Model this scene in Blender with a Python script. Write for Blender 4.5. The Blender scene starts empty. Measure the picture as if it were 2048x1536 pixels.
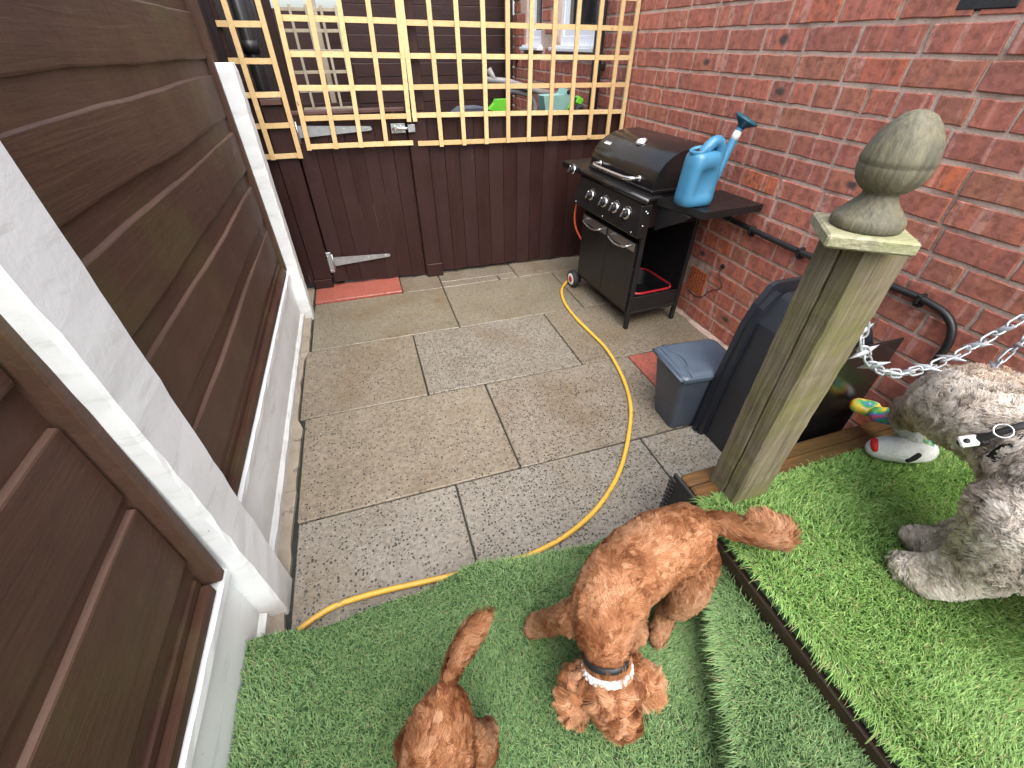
import bpy, bmesh, math, random
import numpy as np
from mathutils import Vector, Matrix
R = math.radians
random.seed(7); RNG = np.random.default_rng(11)
sc = bpy.context.scene
COL = sc.collection

# ------------------------------------------------------------------ camera
cd = bpy.data.cameras.new('camera'); cam = bpy.data.objects.new('camera', cd); COL.objects.link(cam)
cam.location = (0, 0, 1.35); cam.rotation_euler = (R(90 - 38.849), 0, R(-17.772))
cd.sensor_fit = 'HORIZONTAL'; cd.sensor_width = 36; cd.lens = 14.906; cd.clip_start = 0.02; cd.clip_end = 400
sc.camera = cam
# ------------------------------------------------------------------ sky and sun (bright overcast)
SUN_EL, SUN_AZ = 58, 180          # azimuth measured clockwise from +Y: the light comes from behind and to the right
w = bpy.data.worlds.new('World'); sc.world = w; w.use_nodes = True
nt = w.node_tree; nt.nodes.clear()
sky = nt.nodes.new('ShaderNodeTexSky'); sky.sky_type = 'NISHITA'; sky.sun_disc = False
sky.sun_elevation = R(SUN_EL); sky.sun_rotation = R(SUN_AZ); sky.air_density = 1.0; sky.dust_density = 4.0; sky.ozone_density = 1.0
hs = nt.nodes.new('ShaderNodeHueSaturation'); hs.inputs['Saturation'].default_value = 0.55
bg = nt.nodes.new('ShaderNodeBackground'); bg.inputs['Strength'].default_value = 0.15
wo = nt.nodes.new('ShaderNodeOutputWorld')
nt.links.new(sky.outputs[0], hs.inputs['Color']); nt.links.new(hs.outputs[0], bg.inputs['Color']); nt.links.new(bg.outputs[0], wo.inputs[0])
sd = bpy.data.lights.new('sun', 'SUN'); sd.energy = 1.4; sd.angle = R(75); sd.color = (1, .98, .95)
so = bpy.data.objects.new('sun', sd); COL.objects.link(so); so.location = (0, -3, 6)
_d = Vector((math.sin(R(SUN_AZ)) * math.cos(R(SUN_EL)), math.cos(R(SUN_AZ)) * math.cos(R(SUN_EL)), math.sin(R(SUN_EL))))
so.rotation_euler = _d.to_track_quat('Z', 'Y').to_euler()
vs = sc.view_settings; vs.view_transform = 'Standard'; vs.look = 'None'; vs.gamma = 1; vs.exposure = 1.5; vs.use_curve_mapping = False

cy = sc.cycles
cy.max_bounces = 6; cy.diffuse_bounces = 4; cy.glossy_bounces = 3; cy.transmission_bounces = 3; cy.caustics_reflective = False; cy.caustics_refractive = False
# ------------------------------------------------------------------ helpers: objects
def link(name, me, mat=None, parent=None):
    o = bpy.data.objects.new(name, me); COL.objects.link(o)
    if mat is not None and me is not None and not me.materials: me.materials.append(mat)
    if parent is not None: o.parent = parent
    return o
def thing(name, label, cat, loc=(0, 0, 0), rz=0, group=None):
    o = link(name, None); o.location = loc; o.rotation_euler = (0, 0, rz)
    o['label'] = label; o['category'] = cat
    if group: o['group'] = group
    return o
def tag(o, label, cat, group=None):
    o['label'] = label; o['category'] = cat
    if group: o['group'] = group
    return o

class MB:
    def __init__(s): s.v = []; s.f = []; s.sm = []
    def add(s, verts, faces, smooth=False):
        b = len(s.v); s.v += [tuple(map(float, p)) for p in verts]; s.f += [tuple(i + b for i in f) for f in faces]; s.sm += [smooth] * len(faces); return s
    def box(s, x0, x1, y0, y1, z0, z1, b=.002, M=None):
        V, F = chamfer(x0, x1, y0, y1, z0, z1, b)
        if M is not None: V = [M @ Vector(p) for p in V]
        return s.add(V, F)
    def tube(s, pts, r, seg=8, closed=False, caps=True):
        V, F = sweep(pts, r, seg, closed, caps); return s.add(V, F, True)
    def lathe(s, prof, seg=20, M=None):
        V, F = lathe(prof, seg)
        if M is not None: V = [M @ Vector(p) for p in V]
        return s.add(V, F, True)
    def prism(s, poly, axis, a, b, smooth=False):
        n = len(poly); V = []
        for t in (a, b):
            for p in poly:
                q = list(p); q.insert(axis, t); V.append(q)
        F = [tuple(range(n)), tuple(range(2 * n - 1, n - 1, -1))] + [(i, (i + 1) % n + 0, (i + 1) % n + n, i + n) for i in range(n)]
        return s.add(V, F, smooth)
    def mesh(s, name):
        me = bpy.data.meshes.new(name); me.from_pydata(s.v, [], s.f); me.update()
        bm = bmesh.new(); bm.from_mesh(me); bmesh.ops.recalc_face_normals(bm, faces=bm.faces); bm.to_mesh(me); bm.free()
        me.polygons.foreach_set('use_smooth', s.sm); return me
    def build(s, name, mat, parent=None): return link(name, s.mesh(name), mat, parent)
def chamfer(x0, x1, y0, y1, z0, z1, b):
    b = min(b, (x1 - x0) * .45, (y1 - y0) * .45, (z1 - z0) * .45)
    V = []; idx = {}
    X = (x0, x1); Y = (y0, y1); Z = (z0, z1)
    for i in (0, 1):
        for j in (0, 1):
            for k in (0, 1):
                sx, sy, sz = (1 - 2 * i) * b, (1 - 2 * j) * b, (1 - 2 * k) * b
                idx[i, j, k, 0] = len(V); V.append((X[i], Y[j] + sy, Z[k] + sz))
                idx[i, j, k, 1] = len(V); V.append((X[i] + sx, Y[j], Z[k] + sz))
                idx[i, j, k, 2] = len(V); V.append((X[i] + sx, Y[j] + sy, Z[k]))
    F = []
    for i in (0, 1):
        F.append((idx[i, 0, 0, 0], idx[i, 1, 0, 0], idx[i, 1, 1, 0], idx[i, 0, 1, 0]))
        F.append((idx[0, i, 0, 1], idx[1, i, 0, 1], idx[1, i, 1, 1], idx[0, i, 1, 1]))
        F.append((idx[0, 0, i, 2], idx[1, 0, i, 2], idx[1, 1, i, 2], idx[0, 1, i, 2]))
        for j in (0, 1):
            F.append((idx[0, i, j, 1], idx[1, i, j, 1], idx[1, i, j, 2], idx[0, i, j, 2]))
            F.append((idx[i, 0, j, 0], idx[i, 1, j, 0], idx[i, 1, j, 2], idx[i, 0, j, 2]))
            F.append((idx[i, j, 0, 0], idx[i, j, 1, 0], idx[i, j, 1, 1], idx[i, j, 0, 1]))
            for k in (0, 1): F.append((idx[i, j, k, 0], idx[i, j, k, 1], idx[i, j, k, 2]))
    return V, F
def sweep(pts, r, seg=8, closed=False, caps=True):
    P = [Vector(p) for p in pts]; n = len(P)
    rr = list(r) if hasattr(r, '__len__') else [r] * n
    V = []; F = []; up = None
    for i in range(n):
        if closed: t = (P[(i + 1) % n] - P[i - 1]).normalized()
        else: t = (P[min(i + 1, n - 1)] - P[max(i - 1, 0)]).normalized()
        if up is None:
            up = Vector((0, 0, 1)) if abs(t.z) < .9 else Vector((1, 0, 0))
        up = (up - t * up.dot(t)).normalized(); sd_ = t.cross(up)
        for k in range(seg):
            a = 2 * math.pi * k / seg; V.append(P[i] + (up * math.cos(a) + sd_ * math.sin(a)) * rr[i])
    m = n if closed else n - 1
    for i in range(m):
        j = (i + 1) % n
        for k in range(seg):
            l = (k + 1) % seg; F.append((i * seg + k, i * seg + l, j * seg + l, j * seg + k))
    if caps and not closed: F.append(tuple(range(seg))); F.append(tuple(range((n - 1) * seg + seg - 1, (n - 1) * seg - 1, -1)))
    return V, F
def lathe(prof, seg=20):
    V = []; F = []; n = len(prof)
    for (r, z) in prof:
        for k in range(seg):
            a = 2 * math.pi * k / seg; V.append((r * math.cos(a), r * math.sin(a), z))
    for i in range(n - 1):
        for k in range(seg):
            l = (k + 1) % seg; F.append((i * seg + k, i * seg + l, (i + 1) * seg + l, (i + 1) * seg + k))
    F.append(tuple(range(seg))); F.append(tuple(range((n - 1) * seg, n * seg)))
    return V, F
def spline(pts, n=8):
    P = [np.array(p, float) for p in pts]; P = [2 * P[0] - P[1]] + P + [2 * P[-1] - P[-2]]; out = []
    for i in range(1, len(P) - 2):
        for k in range(n):
            t = k / n; a, b, c, d = P[i - 1], P[i], P[i + 1], P[i + 2]
            out.append(tuple(.5 * (2 * b + (c - a) * t + (2 * a - 5 * b + 4 * c - d) * t * t + (3 * b - a - 3 * c + d) * t ** 3)))
    out.append(tuple(P[-2])); return out
def frame(o, zdir, xdir=(1, 0, 0)):
    z = Vector(zdir).normalized(); x = Vector(xdir); x = (x - z * x.dot(z)).normalized(); y = z.cross(x)
    return Matrix(((x.x, y.x, z.x, o[0]), (x.y, y.y, z.y, o[1]), (x.z, y.z, z.z, o[2]), (0, 0, 0, 1)))

# ------------------------------------------------------------------ helpers: materials
class NT:
    def __init__(s, name):
        s.m = bpy.data.materials.new(name); s.m.use_nodes = True; s.t = s.m.node_tree; s.t.nodes.clear()
        s.out = s.n('OutputMaterial'); s.p = s.n('BsdfPrincipled'); s.l(s.p.outputs[0], s.out.inputs[0])
    def n(s, t, **k):
        x = s.t.nodes.new('ShaderNode' + t)
        for a, b in k.items(): setattr(x, a, b)
        return x
    def l(s, a, b): s.t.links.new(a, b)
    def coord(s, scale=(1, 1, 1), kind='Object', rnd=0, rot=(0, 0, 0)):
        c = s.n('TexCoord').outputs[kind]
        if rnd:
            oi = s.n('ObjectInfo'); mm = s.n('VectorMath', operation='SCALE'); mm.inputs[0].default_value = (7.3, 3.1, 5.7); s.l(oi.outputs['Random'], mm.inputs[3])
            ad = s.n('VectorMath', operation='ADD'); s.l(c, ad.inputs[0]); s.l(mm.outputs[0], ad.inputs[1]); c = ad.outputs[0]
        mp = s.n('Mapping'); mp.inputs['Scale'].default_value = scale; mp.inputs['Rotation'].default_value = rot; s.l(c, mp.inputs[0]); return mp.outputs[0]
    def noise(s, vec, scale=5, detail=5, rough=.55, dist=0):
        x = s.n('TexNoise'); x.inputs['Scale'].default_value = scale; x.inputs['Detail'].default_value = detail; x.inputs['Roughness'].default_value = rough; x.inputs['Distortion'].default_value = dist
        s.l(vec, x.inputs['Vector']); return x.outputs[0]
    def ramp(s, fac, stops):
        r = s.n('ValToRGB'); e = r.color_ramp.elements
        while len(e) < len(stops): e.new(.5)
        for i, (p, c) in enumerate(stops):
            e[i].position = p; e[i].color = (c, c, c, 1) if not hasattr(c, '__len__') else (*c, 1)
        s.l(fac, r.inputs[0]); return r.outputs[0]
    def mix(s, fac, a, b, mode='MIX'):
        x = s.n('MixRGB', blend_type=mode)
        for i, q in enumerate((fac, a, b)):
            if isinstance(q, (int, float)): x.inputs[i].default_value = q if i == 0 else (q, q, q, 1)
            elif isinstance(q, tuple): x.inputs[i].default_value = (*q, 1)
            else: s.l(q, x.inputs[i])
        return x.outputs[0]
    def math(s, op, a, b=0):
        x = s.n('Math', operation=op)
        for i, q in enumerate((a, b)):
            if isinstance(q, (int, float)): x.inputs[i].default_value = q
            else: s.l(q, x.inputs[i])
        return x.outputs[0]
    def bump(s, h, strength=.3, dist=.01):
        b = s.n('Bump'); b.inputs['Strength'].default_value = strength; b.inputs['Distance'].default_value = dist; s.l(h, b.inputs['Height']); s.l(b.outputs[0], s.p.inputs['Normal'])
    def set(s, **k):
        for a, b in k.items():
            i = s.p.inputs[a.replace('_', ' ')]
            if isinstance(b, (int, float)): i.default_value = b
            elif isinstance(b, tuple): i.default_value = (*b, 1)
            else: s.l(b, i)
        return s
def simple(name, c1, c2=None, scale=8, rough=.5, bump=0, bscale=60, metal=0, stretch=(1, 1, 1), spots=None, rnd=1, spec=.5, coat=0):
    N = NT(name); v = N.coord(stretch, rnd=rnd); c2 = c2 or tuple(x * .8 for x in c1)
    f = N.ramp(N.noise(v, scale, 6), [(.3, 0.), (.7, 1.)])
    col = N.mix(f, c1, c2)
    if spots:
        sc_, th, cs = spots; col = N.mix(N.ramp(N.noise(N.coord(rnd=rnd), sc_, 5, .65), [(th, 0.), (th + .07, 1.)]), col, cs)
    N.set(Base_Color=col, Roughness=N.math('ADD', N.math('MULTIPLY', N.noise(v, scale * 2.3, 4), .25), rough - .12), Metallic=metal)
    N.p.inputs['Specular IOR Level'].default_value = spec
    if coat: N.p.inputs['Coat Weight'].default_value = coat
    if bump: N.bump(N.noise(v, bscale, 5), bump, .004)
    return N.m
def painted_wood(name, c1, c2, worn, axis, moss=None, rough=.5, worn_th=.66):
    N = NT(name); st = [60, 60, 60]; st[axis] = 2.5
    g = N.noise(N.coord(tuple(st)), 1.0, 5, .6, .6); big = N.noise(N.coord(), 3.2, 5, .6); st2 = [9, 9, 9]; st2[axis] = 2.2
    med = N.noise(N.coord(tuple(st2)), 1.5, 5, .6)
    col = N.mix(N.ramp(med, [(.3, 0.), (.7, 1.)]), c1, c2)
    col = N.mix(N.math('MULTIPLY', N.ramp(g, [(.35, 0.), (.75, 1.)]), .35), col, tuple(x * .62 for x in c1))
    wm = N.ramp(N.math('ADD', N.math('MULTIPLY', g, .55), N.math('MULTIPLY', big, .6)), [(worn_th, 0.), (worn_th + .1, 1.)])
    col = N.mix(wm, col, worn)
    # small knocks and pale scuffs
    col = N.mix(N.ramp(N.noise(N.coord(), 55, 3, .7), [(.72, 0.), (.76, .7)]), col, tuple(min(1, x * 3.0 + .02) for x in c2))
    if moss:
        col = N.mix(N.ramp(N.noise(N.coord(), 2.4, 6, .6), [(.50, 0.), (.68, .8)]), col, moss)
    N.set(Base_Color=col, Roughness=N.ramp(big, [(.3, rough - .1), (.7, rough + .15)]))
    N.p.inputs['Specular IOR Level'].default_value = .28
    kn = N.noise(N.coord(), 14, 4); N.bump(N.math('ADD', g, N.math('MULTIPLY', kn, 1.4)), .32, .006)
    return N.m

BROWN, BROWN2 = (.085, .040, .033), (.062, .029, .024)
M = {}
M['fence_wood'] = painted_wood('fence_wood', (.088, .047, .032), (.064, .034, .023), (.17, .10, .07), 1, (.085, .068, .030), .5, .78)
M['fence_edge_lit'] = painted_wood('fence_edge_lit', (.135, .080, .058), (.092, .051, .037), (.28, .21, .13), 1, None, .55, .70)  # paler fence brown, painting sky light onto the boards' upper edges
M['rail_wood'] = painted_wood('rail_wood', (.075, .034, .022), (.045, .022, .015), (.26, .16, .05), 1, (.085, .075, .03), .45, .74)
M['gate_wood'] = painted_wood('gate_wood', (.036, .0145, .012), (.024, .0095, .008), (.085, .045, .036), 2, None, .48, .73)
M['dark_wood'] = painted_wood('dark_wood', (.030, .012, .010), (.020, .009, .008), (.05, .024, .02), 0, None, .6, .85)
M['cap_wood'] = painted_wood('cap_wood', (.12, .065, .055), (.07, .033, .028), (.2, .12, .1), 0, None, .5, .7)
def concrete_white():
    N = NT('white_concrete'); v = N.coord()
    c = N.mix(N.ramp(N.noise(v, 5, 6, .6), [(.35, 0.), (.75, 1.)]), (.80, .82, .82), (.70, .73, .73))
    st = N.noise(N.coord((3, 3, 14)), 2.2, 6, .65); c = N.mix(N.ramp(st, [(.56, 0.), (.75, .55)]), c, (.40, .41, .37))
    c = N.mix(N.ramp(N.noise(v, 70, 3, .6), [(.73, 0.), (.77, .8)]), c, (.22, .21, .20))
    # grime that has splashed up from the ground
    z = N.n('SeparateXYZ'); N.l(N.n('TexCoord').outputs['Object'], z.inputs[0])
    gr = N.math('MULTIPLY', N.ramp(z.outputs[2], [(.0, 1.), (.16, 0.)]), N.noise(v, 12, 5)); c = N.mix(gr, c, (.30, .27, .21))
    N.set(Base_Color=c, Roughness=.6); N.bump(N.math('ADD', N.noise(v, 45, 6, .6), N.math('MULTIPLY', N.noise(v, 160, 3), .3)), .22, .004); return N.m
M['white_concrete'] = concrete_white()
def lath_wood():
    N = NT('lath_wood'); v = N.coord(rnd=1)
    sx = N.n('TexNoise'); g = N.noise(N.coord((28, 28, 28), rnd=1), 1.3, 5, .6, 1.2)
    oi = N.n('ObjectInfo'); base = N.ramp(oi.outputs['Random'], [(0., (.62, .43, .20)), (.5, (.70, .52, .27)), (1., (.56, .37, .17))])
    c = N.mix(N.ramp(g, [(.35, 0.), (.7, .5)]), base, (.42, .26, .10))
    c = N.mix(N.ramp(N.noise(v, 9, 4), [(.64, 0.), (.72, .5)]), c, (.50, .44, .20))
    c = N.mix(N.ramp(N.noise(v, 42, 2), [(.70, 0.), (.76, .8)]), c, (.22, .11, .045))
    N.set(Base_Color=c, Roughness=.62); N.bump(g, .25, .003); return N.m
M['lath'] = lath_wood()
def old_wood(name, axis, c1, c2, moss, mossth=.45, wet=.7):
    N = NT(name); st = [46, 46, 46]; st[axis] = 2.2
    g = N.noise(N.coord(tuple(st)), 1.2, 6, .62, .9); s2 = [150, 150, 150]; s2[axis] = 5; fine = N.noise(N.coord(tuple(s2)), 1, 3, .5)
    big = N.noise(N.coord(), 6, 5, .6)
    c = N.mix(N.ramp(g, [(.32, 0.), (.68, 1.)]), c1, c2); c = N.mix(N.ramp(fine, [(.5, 0.), (.72, .5)]), c, tuple(x * .45 for x in c2))
    c = N.mix(N.ramp(N.math('ADD', N.math('MULTIPLY', big, .8), N.math('MULTIPLY', g, .25)), [(mossth, 0.), (mossth + .18, .85)]), c, moss)
    c = N.mix(N.ramp(N.noise(N.coord(), 17, 4, .6), [(.66, 0.), (.74, .6)]), c, tuple(x * .35 for x in c1))
    N.set(Base_Color=c, Roughness=wet); N.bump(N.math('ADD', g, fine), .5, .005); return N.m
M['newel'] = old_wood('newel_wood', 2, (.205, .172, .112), (.090, .073, .045), (.125, .120, .034), .47)
M['finial'] = old_wood('finial_wood', 2, (.165, .150, .092), (.120, .108, .066), (.060, .060, .048), .52)
M['cap'] = old_wood('cap_old_wood', 0, (.40, .37, .25), (.26, .24, .15), (.22, .24, .10), .52)
M['deck_wood'] = old_wood('deck_wood', 0, (.17, .085, .028), (.055, .026, .012), (.085, .06, .022), .50, .30)
M['deck_side'] = old_wood('deck_side_wood', 1, (.050, .026, .014), (.025, .014, .009), (.06, .045, .02), .60, .55)
M['grey_lath'] = simple('grey_lath', (.36, .31, .23), (.25, .21, .15), 9, .7, .2)

def brick_mat():
    N = NT('brick'); oi = N.n('ObjectInfo'); v = N.coord(rnd=1); tc = N.n('TexCoord').outputs['Object']
    geo = N.n('NewGeometry'); isl = geo.outputs['Random Per Island']
    rnd = N.math('FRACT', N.math('ADD', oi.outputs['Random'], isl))
    base = N.ramp(rnd, [(0., (.43, .150, .105)), (.2, (.50, .165, .110)), (.42, (.37, .135, .095)), (.6, (.54, .180, .120)), (.78, (.40, .170, .105)), (.90, (.47, .145, .098)), (.95, (.66, .18, .075)), (1., (.33, .135, .095))])
    band = N.noise(N.coord((0, 26, 1.5), rnd=1), 1.0, 2, .5, .3)           # vertical drag marks and kiss bands of the face
    base = N.mix(N.ramp(band, [(.42, 0.), (.58, .55)]), base, (.30, .115, .098))
    base = N.mix(N.ramp(N.noise(N.coord((0, 19, 1.2), rnd=1), 1.05, 2, .5, .2), [(.58, 0.), (.63, .6)]), base, (.60, .32, .26))
    base = N.mix(N.ramp(N.noise(v, 38, 6, .65), [(.36, .7), (.55, 0.)]), base, (.19, .068, .046))
    base = N.mix(N.ramp(N.noise(v, 13, 5, .6), [(.62, 0.), (.75, .55)]), base, (.47, .33, .27))
    # a few bricks carry a dark burnt oval
    d = N.n('VectorMath', operation='MULTIPLY'); d.inputs[1].default_value = (0, 20, 34); N.l(tc, d.inputs[0]); ln = N.n('VectorMath', operation='LENGTH'); N.l(d.outputs[0], ln.inputs[0])
    wob = N.math('ADD', ln.outputs['Value'], N.math('MULTIPLY', N.noise(v, 40, 3), .5))
    ov = N.math('MULTIPLY', N.ramp(wob, [(.55, 1.), (.95, 0.)]), N.math('GREATER_THAN', N.math('FRACT', N.math('MULTIPLY', oi.outputs['Random'], 37.7)), .975))
    base = N.mix(N.math('MULTIPLY', ov, .85), base, (.045, .042, .045))
    N.set(Base_Color=base, Roughness=N.ramp(N.noise(v, 20, 4), [(.3, .5), (.7, .75)]))
    N.p.inputs['Specular IOR Level'].default_value = .35
    N.bump(N.math('ADD', N.noise(v, 50, 6, .65), N.math('MULTIPLY', N.noise(v, 14, 4), 1.5)), .5, .004); return N.m
M['brick'] = brick_mat()
def mortar_mat():
    N = NT('mortar'); v = N.coord()
    c = N.mix(N.ramp(N.noise(v, 16, 6, .65), [(.3, 0.), (.7, 1.)]), (.62, .47, .385), (.46, .335, .265))
    c = N.mix(N.ramp(N.noise(v, 5, 5, .6), [(.52, 0.), (.66, .8)]), c, (.24, .15, .11))
    c = N.mix(N.ramp(N.noise(v, 120, 3), [(.66, 0.), (.72, .7)]), c, (.09, .06, .05))
    N.set(Base_Color=c, Roughness=.85); N.bump(N.noise(v, 90, 6, .7), .8, .006); return N.m
M['mortar'] = mortar_mat()
def slab_mat():
    N = NT('slab'); v = N.coord(rnd=1); oi = N.n('ObjectInfo'); tint = oi.outputs['Color']; amt = oi.outputs['Alpha']
    c = N.mix(N.ramp(N.noise(v, 4, 6, .6), [(.3, 0.), (.7, .7)]), tint, N.mix(1., tint, (.78, .74, .68), 'MULTIPLY'))
    c = N.mix(N.ramp(N.noise(v, 60, 5, .7), [(.38, .55), (.58, 0.)]), c, (.085, .072, .055))
    c = N.mix(N.ramp(N.noise(v, 75, 4, .7), [(.6, 0.), (.75, .5)]), c, (.50, .45, .37))
    c = N.mix(N.ramp(N.noise(v, 2.3, 5, .6), [(.52, 0.), (.70, .65)]), c, (.135, .092, .048))           # rusty stains
    spk = None
    for sc_, th in ((80, .36), (130, .34)):
        vo = N.n('TexVoronoi'); vo.inputs['Scale'].default_value = sc_; vo.inputs['Randomness'].default_value = 1; N.l(v, vo.inputs['Vector'])
        sep = N.n('SeparateColor'); N.l(vo.outputs['Color'], sep.inputs[0])
        on = N.math('LESS_THAN', sep.outputs[0], N.math('ADD', N.math('MULTIPLY', amt, N.ramp(N.noise(v, 5, 4), [(.3, .45), (.65, 1.1)])), .02))
        m = N.math('MULTIPLY', N.ramp(vo.outputs['Distance'], [(th * .75, 1.), (th, 0.)]), on)
        spk = m if spk is None else N.math('MAXIMUM', spk, m)
    c = N.mix(N.math('MULTIPLY', spk, .95), c, (.028, .025, .021))
    vw = N.n('TexVoronoi'); vw.inputs['Scale'].default_value = 60; N.l(v, vw.inputs['Vector']); sw = N.n('SeparateColor'); N.l(vw.outputs['Color'], sw.inputs[0])
    c = N.mix(N.math('MULTIPLY', N.ramp(vw.outputs['Distance'], [(.12, .8), (.2, 0.)]), N.math('GREATER_THAN', sw.outputs[1], .965)), c, (.42, .39, .34))
    wet = N.noise(v, 3.0, 4, .5)
    N.set(Base_Color=c, Roughness=N.ramp(wet, [(.35, .33), (.65, .60)])); N.p.inputs['Specular IOR Level'].default_value = .5
    N.bump(N.math('SUBTRACT', N.math('MULTIPLY', N.noise(v, 140, 5, .6), .7), spk), .45, .003); return N.m
M['slab'] = slab_mat()
M['bed'] = simple('joint_bed', (.012, .014, .011), (.022, .024, .016), 30, .8, .4)
M['edging'] = simple('edging_concrete', (.33, .28, .215), (.22, .185, .14), 9, .75, .5, 70, spots=(14, .60, (.12, .10, .075)))
M['soil'] = simple('soil', (.12, .11, .09), (.07, .06, .05), 4, .9, .4)
M['black_metal'] = simple('black_enamel', (.0065, .0065, .007), (.010, .010, .010), 9, .36, .05, 200, spots=(60, .70, (.10, .10, .10)), spec=.5)
M['black_lid'] = simple('black_lid', (.008, .0075, .0075), (.013, .012, .012), 6, .20, .04, 60, spots=(26, .68, (.09, .085, .08)), spec=.6)
M['black_matt'] = simple('black_matt', (.0055, .0055, .006), (.009, .009, .009), 12, .55, .05, 90)
M['chrome'] = simple('chrome', (.72, .72, .71), (.6, .6, .6), 20, .26, 0, 50, 1)
M['steel'] = simple('galvanised', (.52, .54, .55), (.40, .42, .43), 30, .42, .1, 120, .9, spots=(22, .66, (.28, .26, .23)))
M['silver_panel'] = simple('brushed_steel', (.42, .40, .38), (.33, .31, .29), 12, .38, 0, 50, .85)
M['white_plastic'] = simple('white_plastic', (.78, .79, .78), (.70, .71, .70), 10, .4)
M['red_plastic'] = simple('red_plastic', (.42, .02, .03), (.30, .012, .02), 10, .35, spots=(30, .62, (.5, .25, .25)))
M['orange_rubber'] = simple('orange_hose', (.62, .10, .03), (.5, .08, .025), 12, .5)
M['rubber'] = simple('rubber', (.016, .016, .017), (.026, .026, .027), 40, .7, .2, 150)
M['yellow_hose'] = simple('yellow_hose', (.70, .42, .055), (.60, .35, .05), 7, .4, .12, 110, spots=(26, .60, (.36, .24, .075)))
M['bin_plastic'] = simple('bin_plastic', (.052, .064, .085), (.040, .050, .068), 12, .42, .12, 160, spots=(40, .70, (.12, .135, .15)))
M['bin_lid'] = simple('bin_lid_plastic', (.075, .10, .135), (.058, .080, .11), 12, .36, .10, 160, spots=(35, .70, (.16, .18, .2)))
M['box_plastic'] = simple('box_plastic', (.018, .021, .028), (.012, .014, .018), 8, .40, .10, 120, spots=(40, .69, (.004, .004, .006)))
M['can_blue'] = simple('can_blue', (.055, .22, .37), (.045, .185, .32), 9, .36, .06, 130, spots=(34, .70, (.13, .30, .42)))
M['can_teal'] = simple('can_teal', (.012, .085, .125), (.012, .07, .105), 9, .38)
M['hole_shade'] = simple('painted_hole_shade', (.006, .008, .010), None, 9, .8)  # near-black colour standing in for the shade inside openings
M['terracotta'] = simple('terracotta', (.42, .105, .032), (.30, .075, .025), 16, .75, .3, 90)
M['pipe_black'] = simple('pipe_black', (.014, .014, .015), (.024, .023, .022), 14, .38, .1, 90)
M['pipe_grey'] = simple('pipe_grey', (.24, .23, .225), (.17, .165, .16), 14, .5)
M['upvc'] = simple('white_upvc', (.80, .82, .85), (.76, .78, .81), 6, .3)
def glass():
    N = NT('window_glass'); v = N.coord((1, 6, 1.5)); c = N.ramp(N.noise(v, 1.6, 5, .6), [(.4, (.012, .015, .016)), (.75, (.06, .07, .068))])
    N.set(Base_Color=c, Roughness=.06); N.p.inputs['Specular IOR Level'].default_value = .8; return N.m
M['glass'] = glass()
M['teal_plastic'] = simple('mint_plastic', (.30, .52, .46), (.24, .44, .40), 9, .45)
M['lime'] = simple('lime_plastic', (.16, .62, .035), (.13, .52, .03), 9, .4)
M['grey_fabric'] = simple('grey_sack', (.085, .095, .12), (.05, .058, .075), 14, .85, .3, 40)
M['chain'] = simple('chain_metal', (.55, .58, .60), (.36, .39, .41), 40, .46, .15, 200, .45)
def attr_mat(name, rough=.6, trans=0., spec=.3, sheen=0):
    N = NT(name); a = N.n('Attribute', attribute_name='col'); N.set(Base_Color=a.outputs['Color'], Roughness=rough); N.p.inputs['Specular IOR Level'].default_value = spec
    if sheen: N.p.inputs['Sheen Weight'].default_value = sheen
    if trans:
        tr = N.n('BsdfTranslucent'); N.l(a.outputs['Color'], tr.inputs[0]); mx = N.n('MixShader'); mx.inputs[0].default_value = trans
        N.l(N.p.outputs[0], mx.inputs[1]); N.l(tr.outputs[0], mx.inputs[2]); N.l(mx.outputs[0], N.out.inputs[0])
    return N.m
M['grass'] = attr_mat('grass_blade', .55, .3, .3)
M['fur'] = attr_mat('dog_fur', .68, .40, .22)
M['turf_base'] = simple('turf_backing', (.050, .115, .042), (.038, .09, .035), 30, .9, .5, 120)
M['skin_red'] = simple('red_coat', (.34, .15, .07), (.27, .11, .05), 18, .8)
M['skin_grey'] = simple('grey_coat', (.66, .60, .54), (.54, .48, .42), 18, .8)
M['toy_white'] = simple('toy_white', (.82, .85, .83), (.76, .79, .77), 30, .85)
M['toy_red'] = simple('toy_red', (.55, .012, .015), None, 30, .7)
M['toy_black'] = simple('toy_black', (.008, .008, .010), None, 30, .8)
M['nose'] = simple('dog_nose', (.02, .014, .012), None, 40, .35, .3, 200)
M['knit'] = simple('white_knit', (.72, .70, .68), (.62, .60, .58), 40, .8, .5, 200)
def tiedye():
    N = NT('rainbow_plush'); v = N.coord((1, 1, 1), rnd=0); f = N.noise(v, 13, 2, .5, .6)
    c = N.ramp(f, [(.25, (.75, .03, .02)), (.36, (.85, .25, .02)), (.44, (.85, .65, .05)), (.52, (.04, .42, .10)), (.60, (.10, .16, .62)), (.68, (.75, .10, .05)), (.78, (.80, .55, .05))])
    c = N.mix(N.ramp(N.noise(v, 60, 2), [(.55, 0.), (.7, .5)]), c, (.8, .8, .78)); N.set(Base_Color=c, Roughness=.8); return N.m
M['rainbow'] = tiedye()

# ================================================================== SETTING
g = MB(); g.add([(-60, -60, -.03), (60, -60, -.03), (60, 60, -.03), (-60, 60, -.03)], [(0, 1, 2, 3)])
o = g.build('ground', M['soil']); o['kind'] = 'structure'; o['label'] = 'dark bare ground around and under the paved yard'
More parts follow.
